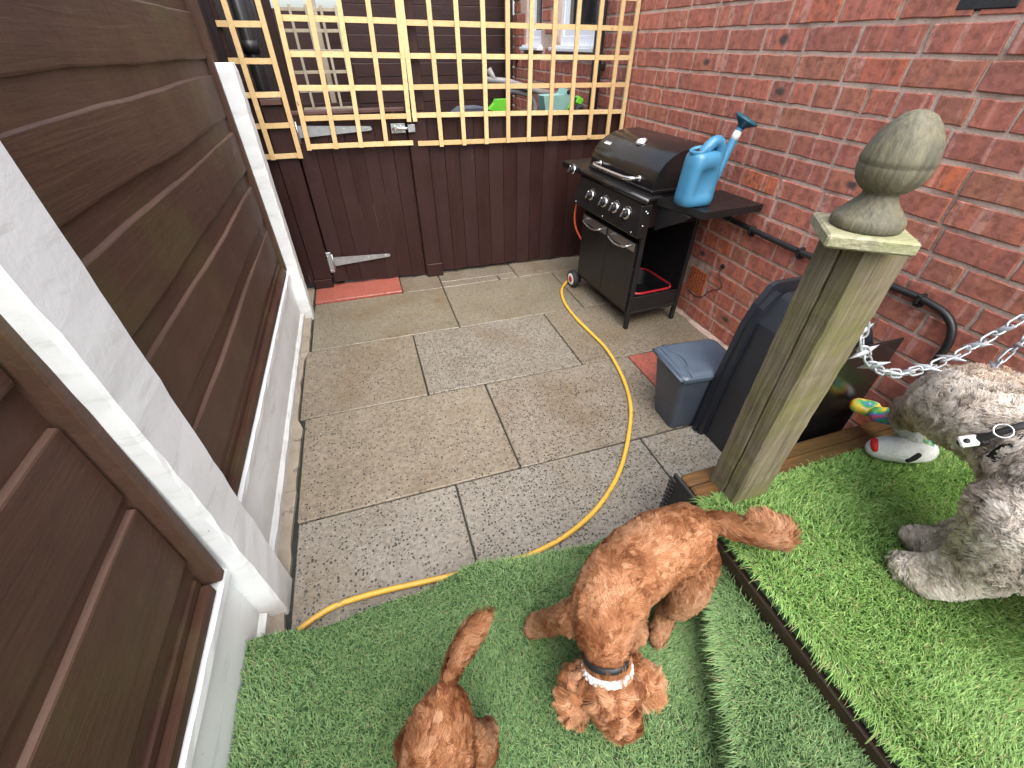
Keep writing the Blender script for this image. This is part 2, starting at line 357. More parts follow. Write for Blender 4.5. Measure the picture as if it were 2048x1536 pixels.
# patio: bed + slabs
pat = MB().box(-.60, 1.80, .40, 3.10, -.03, -.010, .001).build('patio', M['bed']); pat['kind'] = 'structure'; pat['label'] = 'wet concrete slab patio between brown fence and brick wall'
def slab(x0, x1, y0, y1, tint, spk, z=0.0):
    gp = .0035; b = MB(); dz = random.uniform(-.0012, .0012)
    b.box(x0 + gp, x1 - gp, y0 + gp, y1 - gp, -.028, z + dz, .0035)
    # uneven arrises: nudge the plan corners
    jx = [random.uniform(-.0015, .0015) for _ in range(4)]
    V = []
    for (x, y, zz) in b.v:
        V.append((x + jx[0] * (1 if y > (y0 + y1) / 2 else -1), y + jx[1] * (1 if x > (x0 + x1) / 2 else -1), zz))
    b.v = V; s = b.build('slab', M['slab'], pat); s.color = (*tint, spk); return s
BG_, GR, WM, YL, RD = (.235, .200, .145), (.25, .228, .185), (.252, .214, .156), (.212, .188, .134), (.40, .10, .072)
Yr = [3.06, 2.785, 2.218, 1.640, 1.068, .50]
slab(-.475, .100, 2.79, 3.06, RD, .05, .012).name = 'red_slab'
slab(.100, .38, 2.785, 3.06, (.20, .175, .135), .30); slab(.38, .942, 2.87, 3.06, (.19, .165, .125), .25); slab(.38, .80, 2.785, 2.87, (.20, .175, .13), .25)
slab(.80, .942, 2.785, 2.87, (.22, .19, .14), .2); slab(.942, 1.76, 2.785, 3.06, (.21, .18, .135), .2)
slab(-.475, .378, Yr[2], Yr[1], YL, .10); slab(.378, 1.205, Yr[2], Yr[1], YL, .16); slab(1.205, 1.765, Yr[2], Yr[1], BG_, .3)
slab(-.50, .094, Yr[3], Yr[2], BG_, .30); slab(.094, .924, Yr[3], Yr[2], GR, .62); slab(.924, 1.765, Yr[3], Yr[2], BG_, .5)
slab(-.475, .380, Yr[4], Yr[3], WM, .34); slab(.380, 1.196, Yr[4], Yr[3], (.25, .215, .165), .62); slab(1.196, 1.765, Yr[4], Yr[3], RD, .5).name = 'red_slab'
slab(-.468, .110, Yr[5], Yr[4], (.262, .240, .200), .40); slab(.110, .933, Yr[5], Yr[4], (.258, .238, .200), .60); slab(.933, 1.765, Yr[5], Yr[4], (.30, .285, .25), .55)
for y0, y1 in ((.55, 1.22), (1.222, 2.21), (2.214, 3.05)):
    e = MB(); n = 14; pts = []
    for i in range(n + 1):
        y = y0 + (y1 - y0) * i / n; pts.append((-.482 + random.uniform(-.004, .004) - (.024 if 1.64 < y < 2.21 else 0), y))
    poly = [(-.56, y0), *pts, (-.56, y1)]
    e.prism(poly, 2, -.028, .006); e.build('edging_strip', M['edging'], pat)

# ------------------------------------------------------------------ brick wall
WX = 1.76
wall = thing('brick_wall', 'tall red brick house wall with sandy mortar along the right side', 'brick wall', (WX, 0, 0))
def brick_mesh(L, Hh, rng):
    ys = np.linspace(-L / 2, L / 2, 5); per = [(y, -Hh / 2) for y in ys] + [(L / 2, 0)] + [(y, Hh / 2) for y in ys[::-1]] + [(-L / 2, 0)]
    per = np.array(per) + rng.uniform(-.0022, .0022, (len(per), 2)); n = len(per); V = []; F = []
    for (y, z) in per: V.append((.022, y, z))
    for (y, z) in per: V.append((.0022 + rng.uniform(-.0008, .0008), y, z))
    for (y, z) in per: V.append((rng.uniform(-.0008, .0008), y * (1 - .005 / L), z * (1 - .005 / Hh)))
    for a in (0, n):
        for i in range(n): F.append((a + i, a + (i + 1) % n, a + n + (i + 1) % n, a + n + i))
    F.append(tuple(range(2 * n, 3 * n)))
    return V, F
CH, BL = .0865, .2262
rng = np.random.default_rng(3)
BV = {}
for kind, L in (('s', BL - .013), ('h', BL / 2 - .013)):
    BV[kind] = []
    for i in range(8):
        V, F = brick_mesh(L, CH - .0150, rng); mb = MB().add(V, F); me = mb.mesh('brick'); me.materials.append(M['brick']); BV[kind].append((me, V, F))
def wall_bricks(parent, x, y0, y1, k0, k1, single, joined, holes=()):
    for k in range(k0, k1):
        zc = .019 + (k + .5) * CH; y = y0 - (BL / 2 if k % 2 else 0) - rng.uniform(0, .03)
        while y < y1:
            kd = 's'
            if rng.random() < (.75 if k % 5 == 3 else .10): kd = 'h'
            L = BL if kd == 's' else BL / 2
            L2 = L + rng.uniform(-.004, .004); yc = y + L2 / 2; a, b = y, y + L2; y += L2
            if b < y0 + .02 or a > y1: continue
            if any(b > h[0] and a < h[1] and zc + CH / 2 > h[2] + .01 and zc - CH / 2 < h[3] - .01 for h in holes): continue
            me, V, F = BV[kd][rng.integers(8)]
            dx = rng.uniform(-.0015, .0015)
            if single(yc, zc):
                o = link('brick', me, None, parent); o.location = (dx, yc, zc); o.rotation_euler = (rng.uniform(-.006, .006), 0, rng.uniform(-.004, .004))
            else: joined.add([(p[0] + dx, p[1] + yc, p[2] + zc) for p in V], F)
AIR = (1.832, 1.966, .185, .312)
W1 = (4.64, 5.05, 1.30, 2.25); W2 = (3.54, 4.27, 1.30, 2.25)
rest = MB()
wall_bricks(wall, WX, -1.0, 5.42, 0, 27, lambda y, z: .45 < y < 3.02 and z < 1.62, rest, holes=(AIR, (W1[0], W1[1], W1[2], 3), (W2[0], W2[1], W2[2], 3)))
o = rest.build('bricks', M['brick'], wall); o['kind'] = 'stuff'
mo = MB()
for (a, b, c, d) in ((-1.0, W2[0], -.03, 2.36), (W2[0], W1[1], -.03, 1.30), (W2[1], W1[0], 1.30, 2.36), (W1[1], 5.42, -.03, 2.36), (W2[0], W2[1], W2[3], 2.36), (W1[0], W1[1], W1[3], 2.36)): mo.box(.0050, .30, a, b, c, d, .0005)
# a rough mortar fillet along the foot of the wall
fil = MB(); n = 40; ys = np.linspace(.66, 3.0, n); V = []; F = []
for y in ys:
    a = rng.uniform(.010, .026); V += [(.012, y, .022 + rng.uniform(-.008, .012)), (-a * .5, y, .012 + rng.uniform(-.004, .005)), (-a, y, -.01)]
for i in range(n - 1):
    for j in (0, 1): F.append((3 * i + j, 3 * i + j + 1, 3 * i + j + 4, 3 * i + j + 3))
fil.add(V, F, True); fil.build('mortar_fillet', M['mortar'], wall)
mo.build('mortar', M['mortar'], wall)
# air brick
ab = MB(); y0, y1, z0, z1 = AIR; nb, mbk = 6, 7
ab.box(.016, .05, y0, y1, z0, z1, .001)
for i in range(nb + 1):
    yy = y0 + (y1 - y0) * i / nb; ab.box(-.004, .018, yy - .0038, yy + .0038, z0, z1, .001)
for i in range(mbk + 1):
    zz = z0 + (z1 - z0) * i / mbk; ab.box(-.003, .017, y0 - .003, y1 + .003, zz - .0036, zz + .0036, .001)
ab.build('air_brick', M['terracotta'], wall)
# windows beyond the gate
def window(y0, y1, z0, z1, nm):
    wn = MB().box(.04, .11, y0 - .002, y0 + .05, z0, z1, .003).box(.04, .11, y1 - .05, y1 + .002, z0, z1, .003).box(.041, .11, y0, y1, z0, z0 + .07, .003).box(.041, .11, y0, y1, z1 - .06, z1, .003)
    wn.box(.05, .10, y0 + .05, y0 + .085, z0 + .07, z1 - .06, .002).box(.05, .10, y1 - .085, y1 - .05, z0 + .07, z1 - .06, .002).box(.051, .10, y0 + .05, y1 - .05, z0 + .07, z0 + .12, .002)
    wn = wn.build('window', M['upvc'], wall); wn['label'] = nm
    MB().box(.075, .09, y0 + .07, y1 - .07, z0 + .09, z1 - .05, .001).build('pane', M['glass'], wn)
    MB().box(-.05, .06, y0 - .05, y1 + .05, z0 - .028, z0 - .003, .004).box(-.03, .06, y0 - .03, y1 + .03, z0 - .002, z0 + .012, .002).build('sill', M['upvc'], wn)
window(W1[0], W1[1], W1[2] + .02, W1[3], 'narrow white framed window farther from the trellis'); window(W2[0], W2[1], W2[2] + .02, W2[3], 'wider white framed window nearer the trellis')
vp = MB().box(-.003, .012, 1.035, 1.195, 1.420, 1.478, .006); vp.build('dark_plate', M['rubber'], wall)
# conduit on the wall
pp = thing('wall_pipe', 'thin black pipe clipped along the brick wall at knee height', 'pipe', (WX, 0, 0))
MB().tube(spline([(-.018, 2.55, .645), (-.018, 1.79, .645), (-.018, 1.30, .641), (-.018, .92, .663), (-.018, .78, .660), (-.018, .715, .635), (-.018, .685, .58), (-.018, .68, .50), (-.018, .68, .30), (-.018, .68, .02)], 6), .0125, 10).build('pipe', M['pipe_black'], pp)
for y, z in ((1.62, .640), (1.33, .641), (.83, .662), (2.2, .645)): MB().box(-.035, .004, y - .007, y + .007, z - .017, z + .017, .003).box(-.02, .004, y - .012, y + .012, z - .030, z - .016, .003).build('clip', M['black_matt'], pp)
tag(MB().tube(spline([(1.757, 1.735, .395), (1.756, 1.745, .36), (1.757, 1.70, .30), (1.756, 1.775, .238), (1.756, 1.815, .185), (1.756, 1.87, .165), (1.756, 1.95, .168)], 6), .0022, 6).box(1.750, 1.765, 1.725, 1.747, .395, .415, .003).build('cable', M['pipe_black']), 'thin dark cable drooping over brick wall beside terracotta air vent', 'cable')

# ------------------------------------------------------------------ left fence
FX = -.535
def wavy_board(y0, y1, z0, z1, x0, x1, wav, mt, parent, name='board', ph=None):
    """horizontal waney-edged board: both long edges wander, top edge rounded"""
    n = 26; V = []; F = []; p = rng.uniform(0, 6.3, 8)
    for i in range(n + 1):
        t = i / n; y = y0 + (y1 - y0) * t
        lo = z0 + wav * (math.sin(p[0] + 5 * t) * .6 + math.sin(p[1] + 13 * t) * .4 + math.sin(p[2] + 37 * t) * .12)
        hi = z1 + wav * (math.sin(p[3] + 4 * t) * .6 + math.sin(p[4] + 11 * t) * .35 + math.sin(p[5] + 33 * t) * .12)
        bx = .003 * math.sin(p[6] + 6 * t); e = .006
        V += [(x0, y, lo), (x1 + bx, y, lo + .001), (x1 + bx + .001, y, lo + .006), (x1 + bx + .001, y, hi - .0035), (x1 + bx - .001, y, hi - .0005), (x1 + bx - .012, y, hi + .003), (x0, y, hi + .003)]
    k = 7
    for i in range(n):
        for j in range(k):
            l = (j + 1) % k; F.append((i * k + j, i * k + l, (i + 1) * k + l, (i + 1) * k + j))
    F += [tuple(range(k)), tuple(range(n * k + k - 1, n * k - 1, -1))]
    o = MB().add(V, F).build(name, mt, parent)
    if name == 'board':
        o.data.materials.append(M['fence_edge_lit'])
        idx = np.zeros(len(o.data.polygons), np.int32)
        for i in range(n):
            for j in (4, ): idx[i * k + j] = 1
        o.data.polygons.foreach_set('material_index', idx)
    return o
def fence_panel(y0, y1, tops, label, bat=.010):
    f = thing('fence', label, 'fence panel', (0, 0, 0), group='brown waney-edge fence panels')
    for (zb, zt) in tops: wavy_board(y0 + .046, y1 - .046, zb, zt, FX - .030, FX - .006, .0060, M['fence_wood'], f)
    tops2 = sorted(tops); gaps = [(tops2[i][1] - .035, tops2[i + 1][0] + .035) for i in range(len(tops2) - 1)] + [(.34, tops2[0][0] + .03)]
    for (a, b) in gaps: wavy_board(y0 + .02, y1 - .02, a, b, FX - .05, FX - .018, .003, M['fence_wood'], f, 'back_board')
    for yy, xf in ((y0 + .004, .010), (y1 - .036, bat)): MB().box(FX - .026, FX + xf, yy, yy + .030, .335, tops2[-1][1] + .02, .004).build('batten', M['fence_wood'], f)
    MB().box(FX - .05, FX + .008, y0 + .046, y1 - .046, .322, .362, .006).build('bottom_rail', M['rail_wood'], f)
    MB().box(FX - .045, FX - .010, y0 + .046, y1 - .046, .363, .392, .005).build('bottom_rail', M['rail_wood'], f)
    return f
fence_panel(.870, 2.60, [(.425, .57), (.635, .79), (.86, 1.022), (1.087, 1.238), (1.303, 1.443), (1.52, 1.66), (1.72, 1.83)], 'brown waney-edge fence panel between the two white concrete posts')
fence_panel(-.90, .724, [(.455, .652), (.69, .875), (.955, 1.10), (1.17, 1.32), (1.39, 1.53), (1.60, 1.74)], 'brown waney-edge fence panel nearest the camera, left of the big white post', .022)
def post(ya, y1, z1, label, lean=0., flare=0.):
    n = 40; V = []; F = []; x0, x1 = -.60, -.474; k = 8; c = .008
    for i in range(n + 1):
        z = -.02 + (z1 + .02) * i / n; j = lambda s=.0016: rng.uniform(-s, s)
        dx = lean * z; tp = 0 if i < n else -.006; y0 = ya - flare * max(z, 0)
        P = [(x0, y0 + c), (x0 + c, y0), (x1 - c + j(.004), y0 + j(.0015)), (x1 + j(.0012), y0 + c + j(.004)), (x1 + j(.001), y1 - c + j(.003)), (x1 - c + j(.003), y1 + j()), (x0 + c, y1), (x0, y1 - c)]
        V += [(p[0] + dx + (tp if p[0] > -.5 else -tp), p[1] + (-tp if p[1] < (y0 + y1) / 2 else tp), z) for p in P]
    for i in range(n):
        for q in range(k): F.append((i * k + q, i * k + (q + 1) % k, (i + 1) * k + (q + 1) % k, (i + 1) * k + q))
    F += [tuple(range(k)), tuple(range(n * k, n * k + k))]
    return tag(MB().add(V, F).build('fence_post', M['white_concrete']), label, 'fence post', 'white concrete fence posts')
post(.750, .868, 1.95, 'large white painted concrete fence post slanting through the left foreground', 0., .042)
post(2.605, 2.70, 1.28, 'white concrete fence post in the far corner beside the gate', .012)
def gravel(y0, y1, label):
    t = thing('gravel_board', label, 'gravel board', (0, 0, 0), group='white concrete gravel boards')
    x = FX + .005
    MB().box(x - .05, x - .008, y0, y1, -.02, .318, .002).build('panel', M['white_concrete'], t)
    n = 30
    for (z0, z1) in ((-.018, .045), (.290, .320)):
        V = []; F = []
        for i in range(n + 1):
            y = y0 + .002 + (y1 - y0 - .004) * i / n; j = lambda: rng.uniform(-.0018, .0018)
            V += [(x - .012, y, z0), (x + .008 + j(), y, z0), (x + .008 + j(), y, z1 - .008 + j()), (x - .002 + j(), y, z1 + j()), (x - .012, y, z1 + .002)]
        for i in range(n):
            for q in range(5): F.append((i * 5 + q, i * 5 + (q + 1) % 5, (i + 1) * 5 + (q + 1) % 5, (i + 1) * 5 + q))
        F += [(0, 1, 2, 3, 4), tuple(range(n * 5, n * 5 + 5))]
        MB().add(V, F).build('rim', M['white_concrete'], t)
nm = MB().lathe([(0, -.001), (.0042, -.001), (.0036, .0012), (0, .0018)], 7, frame((0, 0, 0), (1, 0, 0))).mesh('nail'); nm.materials.append(M['steel'])
for fo in [o_ for o_ in COL.objects if o_.name.startswith('fence') and o_.type == 'EMPTY']:
    for bo in [c_ for c_ in fo.children if c_.name.startswith('board')]:
        ys_ = [v.co.y for v in bo.data.vertices]; zs_ = [v.co.z for v in bo.data.vertices]; ya, yb = min(ys_), max(ys_)
        for yy in (ya + .035, (ya + yb) / 2, yb - .035):
            if rng.random() < .75:
                nl = link('nail', nm, None, bo); nl.location = (FX - .003, yy + rng.uniform(-.008, .008), (min(zs_) + max(zs_)) / 2 + rng.uniform(-.03, .03))
gravel(.870, 2.603, 'white concrete gravel board running along the patio edge'); gravel(-.90, .748, 'white concrete gravel board rising beside the lower lawn')

# ------------------------------------------------------------------ gate and timber screen
GY = 3.03
def vboard(x0, x1, z0, z1, y, parent, flip=False, name='board'):
    d0, d1 = (.020, .008) if not flip else (.008, .020)
    poly = [(x0, y + .012), (x0, y - d0), (x0 + .002, y - d0 - .001), (x1 - .002, y - d1), (x1, y - d1 + .002), (x1, y + .012)]
    mb = MB(); a = rng.uniform(-.0012, .0012)
    mb.prism(poly, 2, z0 + rng.uniform(-.004, .004), z1); mb.v = [(p[0] + a * (p[2] - .5), p[1], p[2]) for p in mb.v]
    return mb.build(name, M['gate_wood'], parent)
def lath(parent, p0, p1, y, th=.012, w=.0245):
    p0 = np.array(p0); p1 = np.array(p1); d = (p1 - p0) / np.linalg.norm(p1 - p0); s = np.array((-d[1], d[0])) * w / 2; mb = MB(); n = 10; V = []; F = []; pj = rng.uniform(0, 6.3, 2)
    for i in range(n + 1):
        c = p0 + (p1 - p0) * i / n + s * .06 * math.sin(pj[0] + 3 * i / n); bow = .0012 * math.sin(pj[1] + 4 * i / n)
        for sx, sy in ((-1, -1), (1, -1), (1, 1), (-1, 1)):
            q = c + s * sx; V.append((q[0], y + bow + sy * th / 2, q[1]))
    for i in range(n):
        for q in range(4): F.append((i * 4 + q, i * 4 + (q + 1) % 4, i * 4 + 4 + (q + 1) % 4, i * 4 + 4 + q))
    F += [(0, 1, 2, 3), tuple(range(n * 4, n * 4 + 4))]
    return mb.add(V, F).build('lath', M['lath'], parent)
TY = 2.985; TOP = 1.74
gate = thing('gate', 'dark brown boarded gate with pale trellis top and galvanised hinges', 'gate')
bx = [-.335, -.245, -.156, -.066, .022, .108, .200, .298]
for i in range(7): vboard(bx[i] + .0008, bx[i + 1] - .0008, .043 - .0052 * i, 1.03, GY, gate, i % 2 == 1)
MB().box(-.338, .300, GY - .018, GY + .045, 1.032, 1.052, .003).build('top_rail', M['cap_wood'], gate)
for zz in (.18, .92): MB().box(-.33, .295, GY + .013, GY + .05, zz - .05, zz + .05, .002).build('brace', M['gate_wood'], gate)
for i, (xb, xt) in enumerate(((-.272, -.247), (-.1245, -.096), (.016, .045), (.162, .186), (.309, .334))):
    zb = .866 if i < 4 else .985; xs = xb + (xt - xb) * (zb - .866) / .65; lath(gate, (xs, zb), (xb + (xt - xb) * (TOP - .866) / .65, TOP), TY - .012)
for i, z in enumerate((.878, 1.017, 1.156, 1.300, 1.442, 1.585, 1.73)):
    d = (z - .866) / .65 * .027; lath(gate, (-.278 + d, z + .004), (.322 + d, z - .005), TY)
def hinge(z, x0, x1, parent, slope=0.):
    h = MB().box(-.352, -.316, GY - .027, GY - .021, z - .075, z + .065, .002)
    h.tube([(-.312, GY - .026, z - .06), (-.312, GY - .026, z + .05)], .006, 8)
    h = h.build('hinge', M['steel'], parent)
    s = MB(); s.prism([(-.306, z - .030), (-.306, z + .030), (x1 - .02, z + .014), (x1, z + .012), (x1 + .006, z), (x1, z - .008), (x1 - .02, z - .010)], 1, GY - .030, GY - .0255); s.build('strap', M['steel'], h)
    for t in (.06, .35, .62, .93):
        xx = -.306 + (x1 + .306) * t; MB().lathe([(.0, -.001), (.0055, -.001), (.005, .002), (.0, .003)], 8, frame((xx, GY - .030, z + .004), (0, -1, 0))).build('screw', M['steel'], h)
    for zz in (z - .06, z - .02, z + .04): MB().lathe([(.0, -.001), (.005, -.001), (.004, .002), (.0, .003)], 8, frame((-.340, GY - .027, zz), (0, -1, 0))).build('screw', M['steel'], h)
hinge(.190, -.31, .062, gate); hinge(.955, -.31, .090, gate)
bl = MB().box(.205, .290, GY - .029, GY - .024, .925, .975, .002).build('bolt', M['steel'], gate)
MB().tube([(.212, GY - .040, .950), (.345, GY - .040, .950)], .0075, 8).build('bolt_bar', M['chrome'], bl)
for xx in (.228, .262): MB().box(xx - .006, xx + .006, GY - .050, GY - .028, .934, .966, .003).build('staple', M['steel'], bl)
MB().box(.255, .264, GY - .062, GY - .040, .944, .956, .003).build('bolt_knob', M['chrome'], bl)

scr = thing('timber_screen', 'dark brown boarded screen with tall trellis between gate and brick wall', 'screen')
MB().box(.301, .416, GY - .038, GY + .04, .003, 1.03, .005).build('post', M['gate_wood'], scr)
MB().box(.312, .422, GY - .048, GY - .0385, -.002, .095, .003).build('post_foot', M['gate_wood'], scr)
x = .418; i = 0
while x < 1.745:
    wv = .097 + rng.uniform(-.003, .003); x2 = min(x + wv, 1.752); vboard(x + .0008, x2 - .0008, .028 - .016 * (x - .42), 1.01 - .012 * (x - .42), GY, scr, i % 2 == 0); x = x2; i += 1
MB().box(.302, 1.752, GY + .013, GY + .05, .88, .98, .002).build('brace', M['gate_wood'], scr)
kp = MB().box(.302, .345, GY - .054, GY - .039, .930, .970, .002).build('bolt_keep', M['steel'], scr)
for i, xx in enumerate((.350, .4935, .638, .784, .927, 1.068, 1.211, 1.357, 1.500, 1.637, 1.738)):
    lath(scr, (xx, .846 if i else .985), (xx + .002 * (i == 0), TOP), TY - .012)
for z0, z1 in ((.868, .842), (1.014, .990), (1.152, 1.136), (1.293, 1.276), (1.434, 1.415), (1.575, 1.553), (1.715, 1.70)): lath(scr, (.335 if z0 > 1.0 else .352, z0), (1.750, z1), TY)
MB().box(.335, .42, GY - .012, GY + .03, 1.031, 1.70, .003).build('trellis_stile', M['gate_wood'], scr)

lp = thing('gate_side_panel', 'narrow dark board and trellis strip left of the gate', 'side panel')
MB().box(-.57, -.462, GY - .02, GY + .05, .05, 1.20, .004).build('board', M['gate_wood'], lp)
MB().box(-.461, -.345, GY - .032, GY + .05, .075, 1.085, .004).build('board', M['gate_wood'], lp)
MB().box(-.47, -.352, GY - .034, GY + .05, .008, .074, .003).build('foot_block', M['gate_wood'], lp)
MB().box(-.455, -.348, GY - .05, GY + .05, 1.086, 1.115, .003).build('cap', M['cap_wood'], lp)
MB().box(-.347, -.288, GY + .052, GY + .11, -.02, 1.80, .003).build('post', M['dark_wood'], lp)
for xx in (-.474, -.3285): lath(lp, (xx - .001, .828), (xx + .003, TOP), TY - .012)
for z in (.842, .992, 1.133, 1.276, 1.42, 1.56, 1.70): lath(lp, (-.538, z + .002), (-.318, z), TY)
MB().box(-.545, -.52, TY + .01, GY - .02, .80, 1.74, .003).build('batten', M['dark_wood'], lp)

# ------------------------------------------------------------------ beyond the gate
bf = thing('back_fence', 'dark brown horizontal board shed wall seen through the trellis', 'shed wall')
z = -.02
while z < 2.3:
    MB().box(.10, 1.74, 5.44 - .01 * rng.random(), 5.48, z, z + .108, .004).build('board', M['dark_wood'], bf); z += .110
MB().box(.06, .10, 5.42, 5.5, -.02, 2.3, .004).build('corner_post', M['dark_wood'], bf)
sb = thing('side_boarding', 'dark brown boarding along the passage beyond the far white post', 'boarding')
y = 2.71
while y < 5.6:
    MB().box(-.66, -.62 + .006 * rng.random(), y, y + .135, -.02, 2.2, .004).build('board', M['dark_wood'], sb); y += .138
MB().box(-.62, -.545, 2.71, 2.78, -.02, 1.75, .004).build('post', M['fence_wood'], sb)
bt = thing('back_trellis', 'weathered grey trellis at the far end of the passage behind the gate', 'trellis')
for z in (.86, 1.0, 1.14, 1.29, 1.43, 1.57): MB().box(-.42, .06, 5.10, 5.112, z - .012, z + .012, .001).build('lath', M['grey_lath'], bt)
for x in (-.33, -.20, -.08, .04): MB().box(x - .011, x + .011, 5.086, 5.0995, .85, 1.60, .001).build('lath', M['grey_lath'], bt)
MB().box(-.62, .058, 5.115, 5.16, -.02, .90, .003).build('panel', M['dark_wood'], bt)
MB().box(-.175, -.125, 5.45, 5.53, -.02, 1.9, .004).build('post', M['grey_lath'], bt)
tag(MB().box(-2.2, .058, 6.4, 6.44, -.02, 1.63, .003).build('far_fence', M['dark_wood']), 'dark low fence far behind the grey trellis', 'fence')
tag(MB().tube([(-.47, 3.35, -.03), (-.47, 3.35, 2.3)], .036, 12).tube([(-.47, 3.35, 1.30), (-.47, 3.35, 1.36)], .043, 12).build('downpipe', M['pipe_black']), 'black downpipe behind the trellis strip left of the gate', 'downpipe', 'black downpipes')
tag(MB().tube([(1.70, 3.36, -.03), (1.70, 3.36, 2.3)], .034, 12).box(1.70, 1.765, 3.34, 3.38, 1.20, 1.235, .004).build('downpipe', M['pipe_black']), 'black downpipe on the brick wall just beyond the trellis', 'downpipe', 'black downpipes')
tag(MB().tube([(1.66, 5.30, -.03), (1.66, 5.30, 2.3)], .045, 12).box(1.66, 1.765, 5.27, 5.33, 1.20, 1.235, .004).build('downpipe', M['pipe_black']), 'black downpipe in the far corner beside the shed wall', 'downpipe', 'black downpipes')
tag(MB().tube([(1.09, 4.0, 1.19), (1.13, 4.0, 1.12), (1.2, 4.0, 1.105)], .022, 10).tube([(1.07, 4.0, 1.118), (1.24, 4.0, 1.105), (1.52, 4.0, 1.03), (1.74, 4.0, 1.0)], .024, 10).tube(spline([(1.24, 4.03, 1.05), (1.40, 4.03, 1.02), (1.48, 4.03, .97), (1.50, 4.03, .80), (1.50, 4.03, -.03)], 5), .022, 10).build('waste_pipe', M['pipe_grey']), 'grey plastic waste pipes poking out beyond the trellis', 'pipe')
cad = thing('mint_caddy', 'pale mint green plastic caddy standing behind the trellis', 'caddy', (1.37, 3.30, 0))
cv = MB(); cv.prism([(-.105, 1.065), (-.075, .93), (.085, .93), (.10, 1.085), (.06, 1.105), (.045, 1.07)], 1, -.06, .07); cv.build('tub', M['teal_plastic'], cad)
MB().box(-.085, .09, -.05, .06, .30, .929, .004).build('stand', M['black_matt'], cad)
MB().lathe([(0, 0), (.012, 0), (.012, .004), (0, .004)], 12, frame((.075, -.062, 1.085), (0, -1, 0))).build('hole', M['hole_shade'], cad)  # solid disc, the shade of a hole painted on
MB().box(-.085, .09, -.05, .06, -.028, .299, .004).build('base', M['black_matt'], cad)
hz = thing('garden_tool', 'lime green and black garden tool resting over the top of the screen', 'garden tool', (1.405, 3.10, 1.01))
MB().tube([(-.035, .0, -.06), (.03, .0, .055)], [.022, .018], 10).build('shaft', M['black_matt'], hz)
MB().box(.005, .055, -.03, .03, .035, .080, .008, Matrix.Rotation(.5, 4, 'Y')).tube([(-.055, -.012, -.06), (.008, -.012, .055)], .006, 6).build('head', M['lime'], hz)
MB().lathe([(0, -.022), (.030, -.022), (.036, -.012), (.036, .012), (.030, .022), (.012, .024), (.012, .018), (0, .018)], 18, frame((.046, -.045, -.012), (0, -1, 0))).build('wheel', M['rubber'], hz)
sk = thing('grey_sack', 'slate grey cover with lime green corner lying behind the screen', 'cover', (.84, 3.32, .0))
cv = MB(); n = 14
for i in range(n): pass
cv.prism([(-.20, -.02), (-.20, .975), (-.14, 1.01), (-.02, 1.012), (.06, .998), (.13, .985), (.16, .93), (.16, -.02)], 1, -.08, .10); cv.build('cover', M['grey_fabric'], sk)
cv = MB(); cv.prism([(.04, .999), (.08, 1.035), (.09, 1.055), (.175, 1.055), (.18, .985), (.10, .985)], 1, -.09, -.02); cv.build('green_flap', M['lime'], sk)

# ------------------------------------------------------------------ lawn, step, deck (solid cores; the turf pile comes later)
LZ, SZ, DZ = .098, .20, .300
def edge_y(x): return .640 + .012 * math.sin(x * 9 + 1) + .006 * math.sin(x * 23) + (.020 if .0 < x < .30 else 0) * math.sin(max(0, min(1, x / .30)) * math.pi)
xs = np.linspace(-.535, .748, 40)
lw = MB(); lw.prism([(-.535, -1.2)] + [(x, edge_y(x)) for x in xs] + [(.748, -1.2)], 2, -.029, LZ)
o = lw.build('lawn', M['turf_base']); o['kind'] = 'structure'; o['label'] = 'lower artificial lawn beside the patio'
deck = thing('raised_deck', 'raised timber deck edged with wet brown planks and topped with turf', 'deck')
DX0, DY1 = .752, .655
MB().box(DX0 + .03, 1.748, -1.2, DY1 - .03, -.029, DZ - .03, .002).build('core', M['deck_side'], deck)
z = -.028
for i in range(3):
    MB().box(DX0, DX0 + .029, -1.2, DY1, z, z + .092, .004).build('side_plank', M['deck_side'], deck)
    MB().box(DX0 + .03, 1.748, DY1 - .029, DY1, z, z + .092, .004).build('end_plank', M['deck_side'], deck); z += .094
for (a, b, zz) in ((.648, .602, .300), (.600, .556, .304)):
    MB().box(DX0 + .004, 1.745, b, a, DZ - .029, zz + .006, .006).build('edge_plank', M['deck_wood'], deck)
MB().prism([(DX0 + .002, -1.2), (DX0 + .002, .552), (.80, .552), (1.3, .553), (1.6, .552), (1.745, .552), (1.745, -1.2)], 2, DZ - .029, DZ).build('turf_sheet', M['turf_base'], deck)
# ridged black plastic trim on the deck corner
tr = MB().box(DX0 - .010, DX0 - .001, .555, DY1 + .006, .02, .306, .003)
for i in range(14): tr.box(DX0 - .016, DX0 - .009, .64, DY1 + .012, .03 + i * .019, .04 + i * .019, .002)
tr.build('corner_trim', M['rubber'], deck)
STEP = [(.7475, .475), (.715, .425), (.665, .335), (.605, .235), (.552, .135), (.500, .035), (.44, -.09), (.37, -.23), (.27, -.45), (.7475, -.45)]
stp = MB(); stp.prism(STEP, 2, LZ + .002, SZ); tag(stp.build('step', M['turf_base']), 'wedge shaped turf covered step between lower lawn and deck', 'step')

